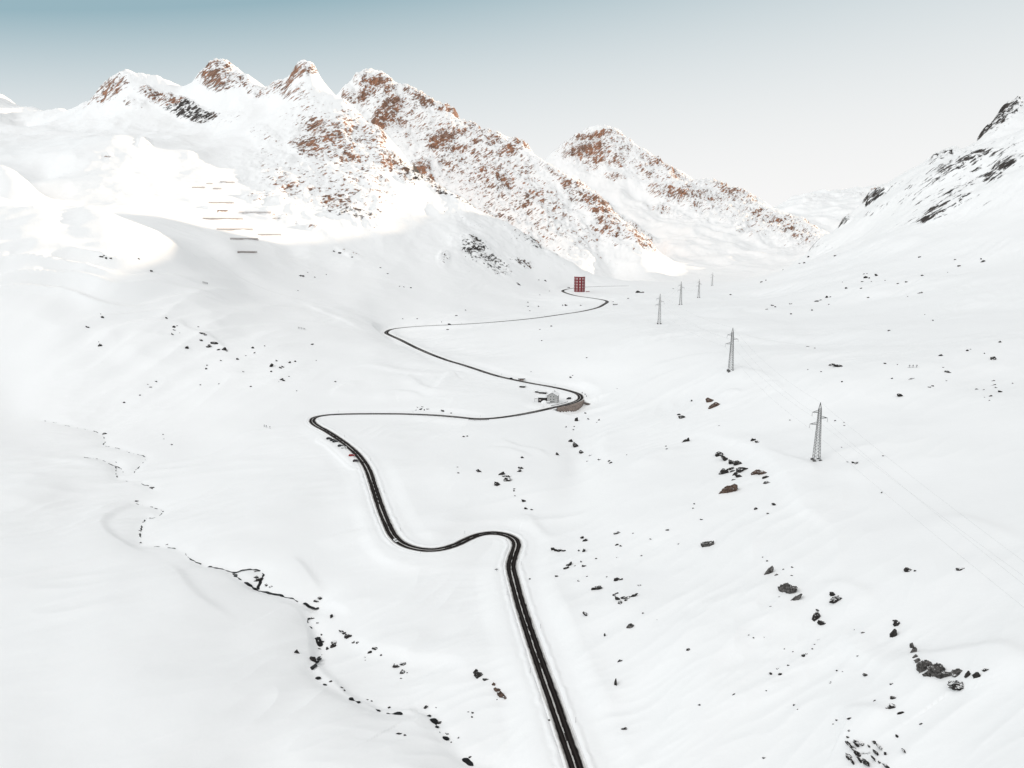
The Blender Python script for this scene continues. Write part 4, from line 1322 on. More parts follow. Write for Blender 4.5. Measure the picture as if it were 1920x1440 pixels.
scatter('small dark stone on the slope between gully and rock band', 'stones right of the gully',
        [(1157, 1000, 3), (1161, 999, 2), (1187, 1000, 1.6), (1157, 1022, 2.6), (1164, 1024, 2.4), (1157, 1045, 2.4), (1118, 1048, 2), (1095, 1062, 3), (1090, 1054, 2), (1078, 1061, 1.6), (1085, 1090, 2), (1101, 1081, 1.4), (1199, 1098, 2.4), (1220, 1011, 1.6), (1252, 994, 2), (1206, 1150, 1.8), (993, 1086, 1.8), (1138, 1082, 1.2), (1232, 1162, 1), (1203, 1042, 1.2), (1272, 1020, 1.2)])
scatter('small dark stone along the gully below the hairpin', 'stones along the gully', [(1098, 775, 2), (1104, 786, 2.2), (1123, 788, 2.2), (1119, 792, 1.2), (1075, 806, 2), (1077, 800, 1.2), (1061, 801, 1.8), (1107, 854, 2.2), (1124, 862, 2.6), (1142, 865, 2.8), (1145, 868, 1.6), (1101, 865, 1.4), (1175, 853, 1.4), (1157, 729, 1.2), (1070, 708, 2), (1074, 704, 1.4), (1100, 671, 1.2), (996, 697, 1.2), (870, 819, 2.2), (876, 818, 2), (860, 887, 2), (858, 876, 1.4), (964, 917, 1.4), (964, 921, 1.2), (966, 930, 1.4), (1297, 752, 1.6), (1249, 837, 1.2), (1250, 842, 1.4), (1348, 798, 1.2)], 1300)
scatter('dark stone on the bank above the straight right of the left hairpin', 'stones above the straight', [(783, 764, 2), (789, 767, 2.4), (796, 769, 2), (802, 767, 1.8), (792, 763, 1.4), (831, 771, 1.8), (846, 775, 1.6), (780, 769, 1.4)], 1200)
scatter('small dark stone on the slope between gorge and road near the bottom', 'stones between gorge and road', [(685, 1232, 1.4), (696, 1221, 1.4), (714, 1229, 1.4), (685, 1238, 1.2), (752, 1272, 1.6), (763, 1262, 1.4), (878, 1335, 2.2), (887, 1337, 2.2), (885, 1345, 2), (932, 1312, 1.8), (1030, 1352, 2.2), (748, 1376, 3), (759, 1379, 1.8), (818, 1327, 1.2), (860, 1384, 1.8)])
scatter('black stone at the edge of the open stream', 'stones at the stream edge', [(603, 1191, 2.2), (601, 1204, 2.6), (600, 1217, 2), (596, 1168, 1.4), (585, 1160, 3), (604, 1204, 2.4), (592, 1127, 2.2), (600, 1122, 3), (478, 1072, 2), (480, 1083, 2.6), (484, 1088, 3), (500, 1098, 3), (508, 1101, 3.2), (196, 814, 2.6), (286, 914, 2.4), (255, 940, 2), (263, 995, 2), (262, 1002, 2.4), (264, 1018, 2), (313, 1021, 2.6), (620, 1278, 2.4), (640, 1289, 2.6), (646, 1295, 2.4), (690, 1312, 1.8), (697, 1315, 1.6), (838, 1376, 2.4), (846, 1392, 2.4), (881, 1420, 3), (730, 1327, 3), (797, 1327, 3), (822, 1356, 3.2)])

# ------------------------------------------------------------------ red tower
M_RED = mat('dark_red_timber', (0.20, 0.022, 0.028), 0.6)
M_REDD = mat('deep_red_trim', (0.15, 0.018, 0.022), 0.6)  # deeper red for window frames and string courses
M_PANE = mat('pale_opening', (0.80, 0.70, 0.68), 0.4)
M_SNOWP = mat('roof_snow', SNOW, 0.6, spec=.2)
M_GREYS = mat('grey_stone', (0.42, 0.415, 0.405), 0.85)
M_DARKW = mat('dark_wood', (0.022, 0.019, 0.017), 0.7)
M_IRON = mat('galvanised_steel', (0.11, 0.11, 0.11), 0.5, .4)
M_DIRON = mat('dark_steel', (0.05, 0.05, 0.052), 0.5, .3)
M_CONC = mat('concrete', (0.10, 0.098, 0.095), 0.9)
M_BLACK = mat('black_paint', (0.010, 0.010, 0.011), 0.25)
M_WHITEP = mat('white_paint', (0.75, 0.75, 0.75), 0.3)
M_REDP = mat('red_paint', (0.32, 0.012, 0.015), 0.25)
M_GLASS = mat('car_glass', (0.012, 0.014, 0.016), 0.08)
M_RUBBER = mat('rubber', (0.012, 0.012, 0.012), 0.8)
M_RUST = mat('weathered_barrier_steel', (0.10, 0.05, 0.032), 0.75)
M_CLOTH = mat('dark_clothing', (0.02, 0.021, 0.026), 0.9)
for mm, sc, amt in ((M_RED, .6, .25), (M_GREYS, 1.2, .3), (M_RUST, .8, .4), (M_CONC, 1.5, .3)):
    b = mm.node_tree.nodes['Principled BSDF']
    c0 = tuple(b.inputs['Base Color'].default_value)[:3]
    g = N(mm, 'ShaderNodeTexCoord')
    nn = noise(mm, g.outputs['Object'], sc, 5, .6)
    L(mm, mixc(mm, mapr(mm, nn, .3, .7), tuple(c * (1 - amt) for c in c0), tuple(c * (1 + amt) for c in c0)), b.inputs['Base Color'])

TR, TH, NF = 11.9, 34.0, 10
tower = thing('tower', 'tall dark red timber tower with rows of pale windows at the pass', 'tower', tower_p - np.array((0, 0, .6)), math.radians(90 - 18 - 90))
dirs = [math.radians(36 * k) for k in range(NF)]
# star-shaped body: each wall bay stands between two pilasters
bm = bmesh.new()
pts = []
for k in range(NF):
    a = math.radians(36 * k - 18)
    pts.append((TR * math.cos(a), TR * math.sin(a)))
prism(bm, pts, 0, TH)
obj('wall', bm, M_RED, tower)
for k in range(NF):
    a = math.radians(36 * k - 18)
    bm = bmesh.new()
    c, s_ = math.cos(a), math.sin(a)
    q = [(TR + .5, -.7), (TR + .5, .7), (TR - .8, .7), (TR - .8, -.7)]
    prism(bm, [(x * c - y * s_, x * s_ + y * c) for x, y in q], 0, TH + .5)
    obj('pilaster', bm, M_RED, tower)
ap = TR * math.cos(math.radians(18))
for k in range(NF):
    a = dirs[k]
    for r in range(5):
        bm = bmesh.new()
        z0 = 2.2 + r * 6.45
        box(bm, ap - .2, ap + .12, -1.35, 1.35, z0, z0 + 4.4)
        w_ = obj('window', bm, M_REDD, tower)
        w_.rotation_euler = (0, 0, a)
        bm = bmesh.new()
        box(bm, ap + .1, ap + .16, -1.05, 1.05, z0 + (1.9 if r else 2.8), z0 + 4.1)
        box(bm, ap + .1, ap + .15, -1.05, 1.05, z0 + .35, z0 + 1.35)
        obj('pane', bm, M_PANE, w_)
bm = bmesh.new()
prism(bm, [(x * 1.045, y * 1.045) for x, y in pts], TH, TH + .9)
obj('cornice', bm, M_RED, tower)
bm = bmesh.new()
prism(bm, [(x * .96, y * .96) for x, y in pts], TH + .9, TH + 1.3)
obj('roof_snow', bm, M_SNOWP, tower)
for k in range(5):
    bm = bmesh.new()
    box(bm, ap + .01, ap + .2, -3.2, 3.2, 1.1 + k * 6.45 - .25, 1.1 + k * 6.45 + .1)
    base = obj('string_course', bm, M_REDD, tower)
    for j in range(1, NF):
        o = base.copy()
        C.objects.link(o)
        o.rotation_euler = (0, 0, dirs[j])
fx = P(1098.5, 541.5, 1790)
bm = bmesh.new()
box(bm, 0, 8.5, -.15, .15, .4, 1.7)
for k in range(5):
    box(bm, k * 2.1, k * 2.1 + .2, -.2, .2, -2.5, 1.9)
o = obj('fence', bm, M_RED)
o.location = (fx[0], fx[1], float(height(fx[0], fx[1])[0]) + .4)
tag(o, 'low dark red timber fence on the right side of the red tower', 'fence')
fx = hit(1065.5, 539.5, 1500, 2300)
bm = bmesh.new()
box(bm, -3.5, 3.5, -.25, .25, -1, 1.3)
box(bm, -3.7, -3.0, -.35, .35, -1, 1.7)
box(bm, 3.0, 3.7, -.35, .35, -1, 1.7)
o = obj('wall', bm, M_DARKW)
o.location = fx[:3]
tag(o, 'short low dark wall beside the road left of the red tower', 'wall')
fx = hit(1153.5, 571.5, 1200, 2000)
bm = bmesh.new()
box(bm, -4.2, 4.2, -.3, .3, -1, 1.2)
box(bm, -4.4, -3.4, -.4, .4, -1, 1.9)
box(bm, 3.4, 4.4, -.4, .4, -1, 1.9)
o = obj('wall', bm, M_DARKW)
o.location = fx[:3]
tag(o, 'short dark culvert wall right of the far road bend below the tower', 'wall')

# ------------------------------------------------------------------ mountain inn inside the hairpin
hz = float(hut_p[2])
inn = thing('house', 'grey stone house with snowy gable roof inside the road hairpin', 'house', (hut_p[0] + 2.5, hut_p[1], hz), math.radians(-14))
W2, WH, DP = 5.6, 8.6, 11.0
bm = bmesh.new()
extrude_y(bm, [(-W2, -3), (W2, -3), (W2, WH), (0, WH + 3.1), (-W2, WH)], 0, DP)
obj('wall', bm, M_GREYS, inn)
bm = bmesh.new()
extrude_y(bm, [(-W2 - .7, WH - .35), (0, WH + 3.15), (W2 + .7, WH - .35), (W2 + .7, WH + .25), (0, WH + 3.9), (-W2 - .7, WH + .25)], -.6, DP + .6)
obj('roof', bm, M_SNOWP, inn)
bm = bmesh.new()
extrude_y(bm, [(-W2 - .72, WH - .5), (0, WH + 3.0), (W2 + .72, WH - .5), (W2 + .72, WH - .3), (0, WH + 3.2), (-W2 - .72, WH - .3)], -.75, -.58)
obj('bargeboard', bm, M_DARKW, inn)
for zz, xs in ((6.6, (-1.7, 1.7)), (3.6, (-1.7, 1.7)), (0.9, (-2.2, -1.0, .6, 2.0))):
    for x in xs:
        bm = bmesh.new()
        box(bm, x - .48, x + .48, -.06, .1, zz, zz + 1.15)
        wd_ = obj('window', bm, M_GLASS, inn)
        bm = bmesh.new()
        box(bm, x - .6, x + .6, -.05, .05, zz - .14, zz)
        obj('sill', bm, M_WHITEP, wd_)
for y in (2.5, 6.0, 9.0):
    for zz in (1.0, 4.0):
        bm = bmesh.new()
        box(bm, W2 - .06, W2 + .06, y - .5, y + .5, zz, zz + 1.2)
        obj('window', bm, M_GLASS, inn)
bm = bmesh.new()
box(bm, 1.2, 2.0, 6, 6.8, WH + 1.5, WH + 4.8)
obj('chimney', bm, M_GREYS, inn)
bm = bmesh.new()
box(bm, -W2 + .2, -W2 + 3.2, -2.2, 0, -.5, 1.0)
pc = obj('porch', bm, M_DARKW, inn)
bm = bmesh.new()
box(bm, -W2, -W2 + 3.4, -2.5, 0, 1.0, 2.0)
obj('roof_snow', bm, M_SNOWP, pc)
bm = bmesh.new()
extrude_y(bm, [(-W2 - .3, -3), (W2 + .1, -3), (W2 - 3, -1.2), (-W2 - .3, -2.2)], -6.5, -.3)
obj('foundation_wall', bm, M_CONC, inn)

ann = thing('shed', 'dark timber barn with flat snowy roof against the left of the stone house', 'shed', (hut_p[0] + 2.5 - 10.9, hut_p[1] + 3.2, hz), math.radians(-14))
bm = bmesh.new()
box(bm, -4.6, 4.6, 0, 8, -2, 5.6)
obj('wall', bm, M_DARKW, ann)
bm = bmesh.new()
extrude_y(bm, [(-5.0, 5.5), (5.0, 5.7), (5.0, 7.0), (2.5, 7.5), (-2, 7.4), (-5.0, 6.6)], -.5, 8.4)
obj('roof', bm, M_SNOWP, ann)
for x in (-3.0, -1.9):
    bm = bmesh.new()
    box(bm, x - .4, x + .4, -.06, .06, 2.4, 3.3)
    obj('window', bm, M_PANE, ann)
bm = bmesh.new()
box(bm, -8.8, -4.7, 1.0, 1.25, 3.5, 3.9)
box(bm, -8.8, -8.6, .95, 1.3, -1, 3.9)
obj('canopy', bm, M_DARKW, ann)
# drift heaped against the barn
px_, py_, pz_ = hut_p[0] - 6.2, hut_p[1] + 1.5, hz
bm = bmesh.new()
vs, fs = _ico[3]
nv = [bm.verts.new((v.x * 3.6 * (1 + .15 * mnoise.noise(v * 2)), v.y * 2.5, v.z * 3.2 - .3)) for v in vs]
for f in fs:
    bm.faces.new([nv[i] for i in f])
o = obj('snow_heap', bm, M_SNOWP, None, True)
o.location = (px_, py_, pz_)
tag(o, 'rounded heap of snow against the front of the dark timber barn', 'snow heap')


def small_shed(px, py, t, w, d, h, label, sx=0):
    p = hit(px, py, t - 250, t + 400)
    r = thing('shed', label, 'shed', (p[0], p[1], p[2] - .3), math.radians(-12))
    bm = bmesh.new()
    box(bm, -w, w, 0, d, -1, h)
    obj('wall', bm, M_DARKW, r)
    bm = bmesh.new()
    extrude_y(bm, [(-w - .4, h), (w + .4, h), (w + .2, h + .7), (0, h + 1.1), (-w - .2, h + .6)], -.2, d + .4)
    obj('roof', bm, M_SNOWP, r)
    bm = bmesh.new()
    box(bm, -w * .3, w * .2, -.05, .06, 0, h * .7)
    obj('door', bm, M_CONC, r)
    return r


small_shed(1017, 738.5, 930, 4.2, 4.5, 2.4, 'low black shed sunk in snow behind the barn, nearest the stone house')
small_shed(1006.5, 736.5, 930, 2.2, 3.5, 2.2, 'narrow dark shed sunk in snow, left neighbour of the low black shed')
small_shed(979, 727, 960, 3.2, 3.5, 2.4, 'dark square hut close under the upper road, left of the snow-sunk sheds')
p = hit(978, 714, 900, 1300)
sh = thing('shelter', 'small pinkish wall with a dark flat roof above the upper road', 'shelter', (p[0], p[1], p[2] - .3))
bm = bmesh.new()
box(bm, -2.6, 2.6, 0, 2.2, -1, 2.2)
obj('wall', bm, mat('pink_plaster', (0.42, 0.33, 0.30), .8), sh)
bm = bmesh.new()
box(bm, -4.4, 4.6, -.6, 2.6, 2.2, 2.75)
obj('roof', bm, M_DARKW, sh)


# ------------------------------------------------------------------ stone retaining wall under the hairpin
def stone_material():
    m = mat('stone_blocks', (0.2, 0.16, 0.14), .9)
    b = m.node_tree.nodes['Principled BSDF']
    uv = N(m, 'ShaderNodeUVMap')
    br = N(m, 'ShaderNodeTexBrick')
    br.inputs['Scale'].default_value = 1.0
    br.inputs['Brick Width'].default_value = 2.6
    br.inputs['Row Height'].default_value = 1.5
    br.inputs['Mortar Size'].default_value = 0.12
    br.inputs['Color1'].default_value = (0.36, 0.29, 0.25, 1)
    br.inputs['Color2'].default_value = (0.25, 0.205, 0.18, 1)
    br.inputs['Mortar'].default_value = (0.10, 0.085, 0.078, 1)
    L(m, uv.outputs[0], br.inputs['Vector'])
    nn = noise(m, uv.outputs[0], .5, 5, .6)
    L(m, mixc(m, mapr(m, nn, .4, .75), br.outputs[0], (0.15, 0.115, 0.098)), b.inputs['Base Color'])
    return m


M_STONE = stone_material()


def wall_along(name, i0, i1, off, z_top, depth, material, label, cat, thick=.7):
    bm = bmesh.new()
    uvl = bm.loops.layers.uv.new('UVMap')
    prev = None
    o0 = road[i0]
    for i in range(i0, i1 + 1):
        f = (i - i0) / (i1 - i0)
        x, y = road[i, 0] + nor[i, 0] * off, road[i, 1] + nor[i, 1] * off
        sg = np.sign(off)
        x2, y2 = road[i, 0] + nor[i, 0] * (off + sg * thick), road[i, 1] + nor[i, 1] * (off + sg * thick)
        zt = road[i, 2] + z_top
        zb = zt - depth
        cur = [bm.verts.new(np.array(q) - np.array((o0[0], o0[1], o0[2]))) for q in ((x, y, zb), (x2, y2, zb), (x2, y2, zt), (x, y, zt))]
        if prev:
            for k in range(4):
                j = (k + 1) % 4
                fc = bm.faces.new((prev[k], cur[k], cur[j], prev[j]))
                for lp in fc.loops:
                    co = lp.vert.co
                    ii_ = i - 1 if lp.vert in prev else i
                    lp[uvl].uv = (road_L[ii_], co.z)
        else:
            bm.faces.new(cur)
        prev = cur
    bm.faces.new(prev[::-1])
    o = obj(name, bm, material)
    o.location = o0
    if label:
        tag(o, label, cat)
    return o


wall_along('retaining_wall', wi0 + 3, wi1 - 1, -5.0, 0.75, 9.5, M_STONE, 'brown stone retaining wall carrying the outside of the road hairpin', 'wall')
# wing wall of the culvert beyond the hairpin
p = hit(1101, 759.5, 700, 1100)
bm = bmesh.new()
extrude_y(bm, [(-4.2, 3.2), (4.6, .6), (2.4, -2.4), (-4.0, 1.0)], -.4, .6)
o = obj('wing_wall', bm, M_STONE)
o.location = (p[0], p[1], p[2] + .6)
tag(o, 'dark sloping stone wing wall right of the hairpin retaining wall', 'wall')


def rail(label, i0, i1, off):
    """steel guard rail: a beam on posts following the road edge"""
    o0 = road[i0]
    r = thing('guard_rail', label, 'guard rail', o0)
    bm = bmesh.new()
    prev = None
    sg = np.sign(off)
    for i in range(i0, i1 + 1):
        q = []
        for dx, z in ((0, .75), (.15, .75), (.15, 1.15), (0, 1.15)):
            q.append(bm.verts.new((road[i, 0] + nor[i, 0] * (off + sg * dx) - o0[0], road[i, 1] + nor[i, 1] * (off + sg * dx) - o0[1], road[i, 2] + z - o0[2])))
        if prev:
            for k in range(4):
                j = (k + 1) % 4
                bm.faces.new((prev[k], q[k], q[j], prev[j]))
        else:
            bm.faces.new(q)
        prev = q
    bm.faces.new(prev[::-1])
    obj('beam', bm, M_DIRON, r)
    bm = bmesh.new()
    box(bm, -.09, .09, -.09, .09, -.6, 1.1)
    pm = bpy.data.meshes.new('post')
    bm.to_mesh(pm)
    bm.free()
    pm.materials.append(M_DIRON)
    for i in range(i0, i1 + 1, 2):
        o = bpy.data.objects.new('post', pm)
        C.objects.link(o)
        o.parent = r
        o.location = (road[i, 0] + nor[i, 0] * (off + sg * .25) - o0[0], road[i, 1] + nor[i, 1] * (off + sg * .25) - o0[1], road[i, 2] - o0[2])


def idx_at(px, py):
    return on_road(px, py)[2]


rail('long dark guard rail on the near side of the straight left of the stone house', idx_at(962, 781), idx_at(1030, 767), -5.6)
rail('dark guard rail on the inner side of the road in front of the stone house', idx_at(1040, 764), idx_at(1072, 756), 5.4)
rail('long dark guard rail below the straight just right of the left hairpin', idx_at(772, 776), idx_at(862, 783), -5.8)
rail('short dark guard rail beside the straight right of the left hairpin', idx_at(885, 786), idx_at(918, 786), -8.5)


# ------------------------------------------------------------------ vehicles
def make_car(kind):
    """x forward; returns dict of meshes so copies share them"""
    if kind == 'van':
        Lc, Wc, Hb, Hr = 5.2, 2.0, 1.15, 2.2
        prof = [(-Lc / 2, .35), (Lc / 2, .35), (Lc / 2 + .05, .8), (Lc / 2 - .25, 1.15), (Lc / 2 - .95, 1.3), (Lc / 2 - 1.6, Hr - .08), (Lc / 2 - 2.0, Hr), (-Lc / 2 + .1, Hr), (-Lc / 2, Hr - .15)]
        gl = [(Lc / 2 - .95, 1.32), (Lc / 2 - 1.58, Hr - .12), (-Lc / 2 + .4, Hr - .12), (-Lc / 2 + .3, 1.32)]
    else:
        Lc, Wc, Hr = 4.5, 1.84, 1.5
        prof = [(-Lc / 2, .35), (Lc / 2, .35), (Lc / 2 + .04, .62), (Lc / 2 - .15, .80), (Lc / 2 - 1.15, .95), (Lc / 2 - 1.85, Hr - .07), (Lc / 2 - 2.3, Hr), (-Lc / 2 + .95, Hr - .02), (-Lc / 2 + .25, 1.0), (-Lc / 2, .9)]
        gl = [(Lc / 2 - 1.2, .98), (Lc / 2 - 1.86, Hr - .11), (-Lc / 2 + 1.0, Hr - .10), (-Lc / 2 + .42, 1.0)]
    ms = {}
    bm = bmesh.new()
    extrude_y(bm, prof, -Wc / 2, Wc / 2)
    # draw the cabin sides in
    for v in bm.verts:
        if v.co.z > 1.1:
            v.co.y *= .86
    bmesh.ops.recalc_face_normals(bm, faces=bm.faces)
    bmesh.ops.bevel(bm, geom=[e for e in bm.edges], offset=.05, segments=2, affect='EDGES')
    me = bpy.data.meshes.new('body')
    bm.to_mesh(me)
    bm.free()
    ms['body'] = me
    bm = bmesh.new()
    for sg in (-1, 1):
        vv = [bm.verts.new((x, sg * ((Wc / 2) * (.86 if z > 1.1 else 1.0) + .012), z)) for x, z in gl]
        bm.faces.new(vv)
    me = bpy.data.meshes.new('side_window')
    bm.to_mesh(me)
    bm.free()
    me.materials.append(M_GLASS)
    ms['side_window'] = me
    bm = bmesh.new()
    a, b = gl[0], gl[1]
    w1, w2 = Wc / 2 * .9, Wc / 2 * .78
    bm.faces.new([bm.verts.new(q) for q in ((a[0] + .05, -w1, a[1] + .02), (a[0] + .05, w1, a[1] + .02), (b[0] + .06, w2, b[1] + .04), (b[0] + .06, -w2, b[1] + .04))])
    me = bpy.data.meshes.new('windscreen')
    bm.to_mesh(me)
    bm.free()
    me.materials.append(M_GLASS)
    ms['windscreen'] = me
    bm = bmesh.new()
    bar(bm, (0, -.11, 0), (0, .11, 0), .34, 14)
    me = bpy.data.meshes.new('wheel')
    bm.to_mesh(me)
    bm.free()
    me.materials.append(M_RUBBER)
    ms['wheel'] = me
    bm = bmesh.new()
    box(bm, -.03, .04, -.18, .18, -.07, .07)
    me = bpy.data.meshes.new('headlight')
    bm.to_mesh(me)
    bm.free()
    me.materials.append(M_WHITEP)
    ms['headlight'] = me
    ms['dim'] = (Lc, Wc)
    return ms


CARS = {k: make_car(k) for k in ('car', 'van')}
_painted = {}


def car(kind, paint, label, loc, rz, group=None, roof=None):
    ms = CARS[kind]
    r = thing('parked_car' if group else 'car', label, 'van' if kind == 'van' else 'car', loc, rz, group)
    key = (kind, paint.name)
    if key not in _painted:
        me = ms['body'].copy()
        me.materials.clear()
        me.materials.append(paint)
        _painted[key] = me

    def part(n, me, l=(0, 0, 0)):
        o = bpy.data.objects.new(n, me)
        C.objects.link(o)
        o.parent = r
        o.location = l
        return o
    part('body', _painted[key])
    part('windscreen', ms['windscreen'])
    part('side_window', ms['side_window'])
    Lc, Wc = ms['dim']
    for sx in (-1, 1):
        for sy in (-1, 1):
            part('wheel', ms['wheel'], (sx * Lc * .31, sy * (Wc / 2 - .1), .34))
    for sy in (-1, 1):
        part('headlight', ms['headlight'], (Lc / 2 - .05, sy * Wc * .34, .66))
    if roof:
        bm = bmesh.new()
        box(bm, -1.2, .1, -.6, .6, 1.47, 1.56)
        obj('roof_snow', bm, roof, r)
    return r


def on_lay(px, py):
    x, y, _ = project(layby[:, 0], layby[:, 1], layby[:, 2])
    i = int(np.argmin((x - px) ** 2 + (y - py) ** 2))
    a, yy, zz = ray(px, py)
    t = (ZC - layby[i, 2]) / (-zz)
    i2 = min(i + 2, len(layby) - 1)
    d_ = layby[i2] - layby[max(i - 2, 0)]
    return (a * t, yy * t, float(height(a * t, yy * t)[0]) + .02), math.atan2(d_[1], d_[0])


G_LAY = 'cars parked in the roadside lay-by'
for px, py, paint, label, kind, roof, da in (
        (617.0, 823.5, M_BLACK, 'black car at the upper end of the roadside lay-by', 'car', None, 78),
        (623.8, 826.5, M_BLACK, 'second black car from the upper end of the roadside lay-by', 'car', None, 78),
        (628.5, 829.0, M_BLACK, 'third black car from the upper end, beside the gap in the lay-by', 'car', None, 80),
        (638.5, 837.2, M_BLACK, 'black car left of the white car in the roadside lay-by', 'car', None, 80),
        (644.5, 840.5, M_WHITEP, 'white car parked in the middle of the roadside lay-by', 'car', None, 80),
        (659.5, 855.2, M_REDP, 'red car with snow on its roof in the roadside lay-by', 'car', M_WHITEP, 70),
        (667.5, 865.5, mat('dark_maroon_paint', (0.022, 0.008, 0.01), .3), 'dark maroon car at the lower end of the roadside lay-by', 'car', None, 65)):
    p, rz = on_lay(px, py)
    car(kind, paint, label, p, rz + math.radians(da), G_LAY, roof).scale = (1.22, 1.22, 1.3)
p, rz, i = on_road(746, 1013, 1.8)
car('car', M_WHITEP, 'white car driving round the lower left road bend', p, rz + math.pi)
p, rz, i = on_road(955.5, 710.5, -1.5)
car('car', M_BLACK, 'black car on the upper road above the square hut', p, rz)
p, rz, i = on_road(933, 705, 1.5)
car('car', M_BLACK, 'black car on the upper road just after it reappears from the snowbank', p, rz + math.pi)
p, rz, i = on_road(842, 609.5, 1.0)
car('van', M_BLACK, 'black van on the far straight below the mountain face', p, rz)
p = hit(1066.5, 748.5, 700, 1100)
car('van', M_BLACK, 'black van parked inside the hairpin right of the stone house', (p[0], p[1], p[2]), math.radians(165))

# ------------------------------------------------------------------ pylons and their wires


def make_pylon():
    r = thing('pylon', '', 'pylon', (0, 0, 0))
    H, B, Tp, ZS = 37.0, 1.9, .72, 33.0
    def half(z):
        return B + (Tp - B) * min(z / ZS, 1.0) ** .92
    for sx, sy in ((-1, -1), (1, -1), (1, 1), (-1, 1)):
        bm = bmesh.new()
        zs = np.linspace(0, ZS, 7)
        for z0, z1 in zip(zs[:-1], zs[1:]):
            bar(bm, (sx * half(z0), sy * half(z0), z0), (sx * half(z1), sy * half(z1), z1), .135)
        bar(bm, (sx * Tp, sy * Tp, ZS), (0, 0, H), .13)
        obj('leg', bm, M_IRON, r)
        bm = bmesh.new()
        box(bm, sx * B - .8, sx * B + .8, sy * B - .8, sy * B + .8, -2.5, .75)
        obj('footing', bm, M_CONC, r)
    zs = [0.5]
    while zs[-1] < ZS - 1:
        zs.append(min(ZS, zs[-1] + max(1.5, half(zs[-1]) * 1.25)))
    cr = ((-1, -1), (1, -1), (1, 1), (-1, 1))
    for k in range(4):
        a, b = cr[k], cr[(k + 1) % 4]
        bm = bmesh.new()
        for n, (z0, z1) in enumerate(zip(zs[:-1], zs[1:])):
            h0, h1 = half(z0), half(z1)
            bar(bm, (a[0] * h0, a[1] * h0, z0), (b[0] * h1, b[1] * h1, z1), .06)
            bar(bm, (b[0] * h0, b[1] * h0, z0), (a[0] * h1, a[1] * h1, z1), .06)
            bar(bm, (a[0] * h1, a[1] * h1, z1), (b[0] * h1, b[1] * h1, z1), .07)
        obj('lattice_face', bm, M_IRON, r)
    for z, sg, ln in ((30.5, -1, 4.6), (27.0, 1, 5.0), (23.0, -1, 5.6)):
        bm = bmesh.new()
        h = half(z)
        for sy in (-1, 1):
            bar(bm, (sg * h, sy * h, z), (sg * ln, 0, z + .15), .12)
            bar(bm, (sg * h, sy * h, z + 1.5), (sg * ln, 0, z + .2), .10)
            for f in (.3, .6):
                x = sg * (h + (ln - h) * f)
                bar(bm, (x, sy * h * (1 - f), z + .05), (x, sy * h * (1 - f), z + 1.5 * (1 - f)), .06)
        arm = obj('crossarm', bm, M_IRON, r)
        bm = bmesh.new()
        bar(bm, (sg * ln, 0, z + .1), (sg * ln, 0, z - 2.3), .05)
        for q in range(6):
            bar(bm, (sg * ln, 0, z - .5 - q * .28), (sg * ln, 0, z - .62 - q * .28), .13, 8)
        obj('insulator', bm, M_DIRON, arm)
    return r


pyl = [(1530.5, 863, 540), (1370, 695, 750), (1236, 607, 1090), (1276, 571.5, 1400), (1310, 558, 1760), (1335, 541, 2400)]
PL = ['tall steel lattice pylon on the right slope, nearest and largest', 'lattice pylon standing second nearest, above the snow roll right of the house', 'lattice pylon left of the others, on the smooth snow below the tower level',
      'slim distant lattice pylon behind the leftmost one', 'small distant lattice pylon, second farthest up the valley', 'tiniest lattice pylon at the valley crest, farthest away']
ground = []
for i, (px, py, t) in enumerate(pyl):
    p = hit(px, py, t * .8, t * 1.5)
    ground.append(p)
proto = make_pylon()
roots = []
HS = (107, 78, 54, 42, 33, 24)
for i, g in enumerate(ground):
    o = proto if i == 0 else copy_tree(proto)
    roots.append(o)
    nxt = ground[min(i + 1, len(ground) - 1)]
    prv = ground[max(i - 1, 0)]
    ang = math.atan2(nxt[1] - prv[1], nxt[0] - prv[0]) - math.pi / 2
    ang = max(-.5, min(.5, ang))
    o.location = (g[0], g[1], g[2])
    o.rotation_euler = (0, 0, ang)
    k = HS[i] * g[3] / FOC / 37.0 / math.cos(PITCH) * 1.02
    k = min(max(k, .75), 1.3)
    o.scale = (k, k, k)
    o['label'] = PL[i]
    o['group'] = 'pylons of the power line up the valley'


def arm_end(i, which):
    sg, ln, z = ((-1, 4.6, 30.5 - 2.3), (1, 5.0, 27 - 2.3), (-1, 5.6, 23 - 2.3), (0, 0, 37.0))[which]
    o = roots[i]
    k = o.scale[0]
    a = o.rotation_euler[2]
    return Vector((o.location[0] + k * sg * ln * math.cos(a), o.location[1] + k * sg * ln * math.sin(a), o.location[2] + k * z))


def wire(p0, p1, sag, label, rad):
    bm = bmesh.new()
    n = 28
    prev = None
    o0 = p0
    for i in range(n + 1):
        f = i / n
        q = p0.lerp(p1, f)
        q = Vector((q.x, q.y, q.z - 4 * sag * f * (1 - f))) - o0
        if prev is not None:
            bar(bm, prev, q, rad, 3)
        prev = q
    bmesh.ops.remove_doubles(bm, verts=bm.verts, dist=.004)
    o = obj('power_line', bm, M_IRON)
    o.location = o0
    tag(o, label, 'cable', 'wires of the power line')


ends = [P(1920, 1071, 292), P(1920, 1086, 280), P(1920, 1128, 262), P(1850, 992, 330)]
nm = ['upper left arm', 'right arm', 'lower left arm', 'tip']
for k in range(4):
    a0 = arm_end(0, k)
    e = Vector(ends[k])
    wire(a0, a0.lerp(e, 1.45), 2.2, 'thin wire from the nearest pylon, %s, to the right edge' % nm[k], .022)
    for i in range(0, 4):
        wire(arm_end(i, k), arm_end(i + 1, k), 6.0, 'thin wire from %s, %s pylon, up the valley' % (nm[k], ('nearest', 'second nearest', 'leftmost', 'slim distant')[i]), .022)

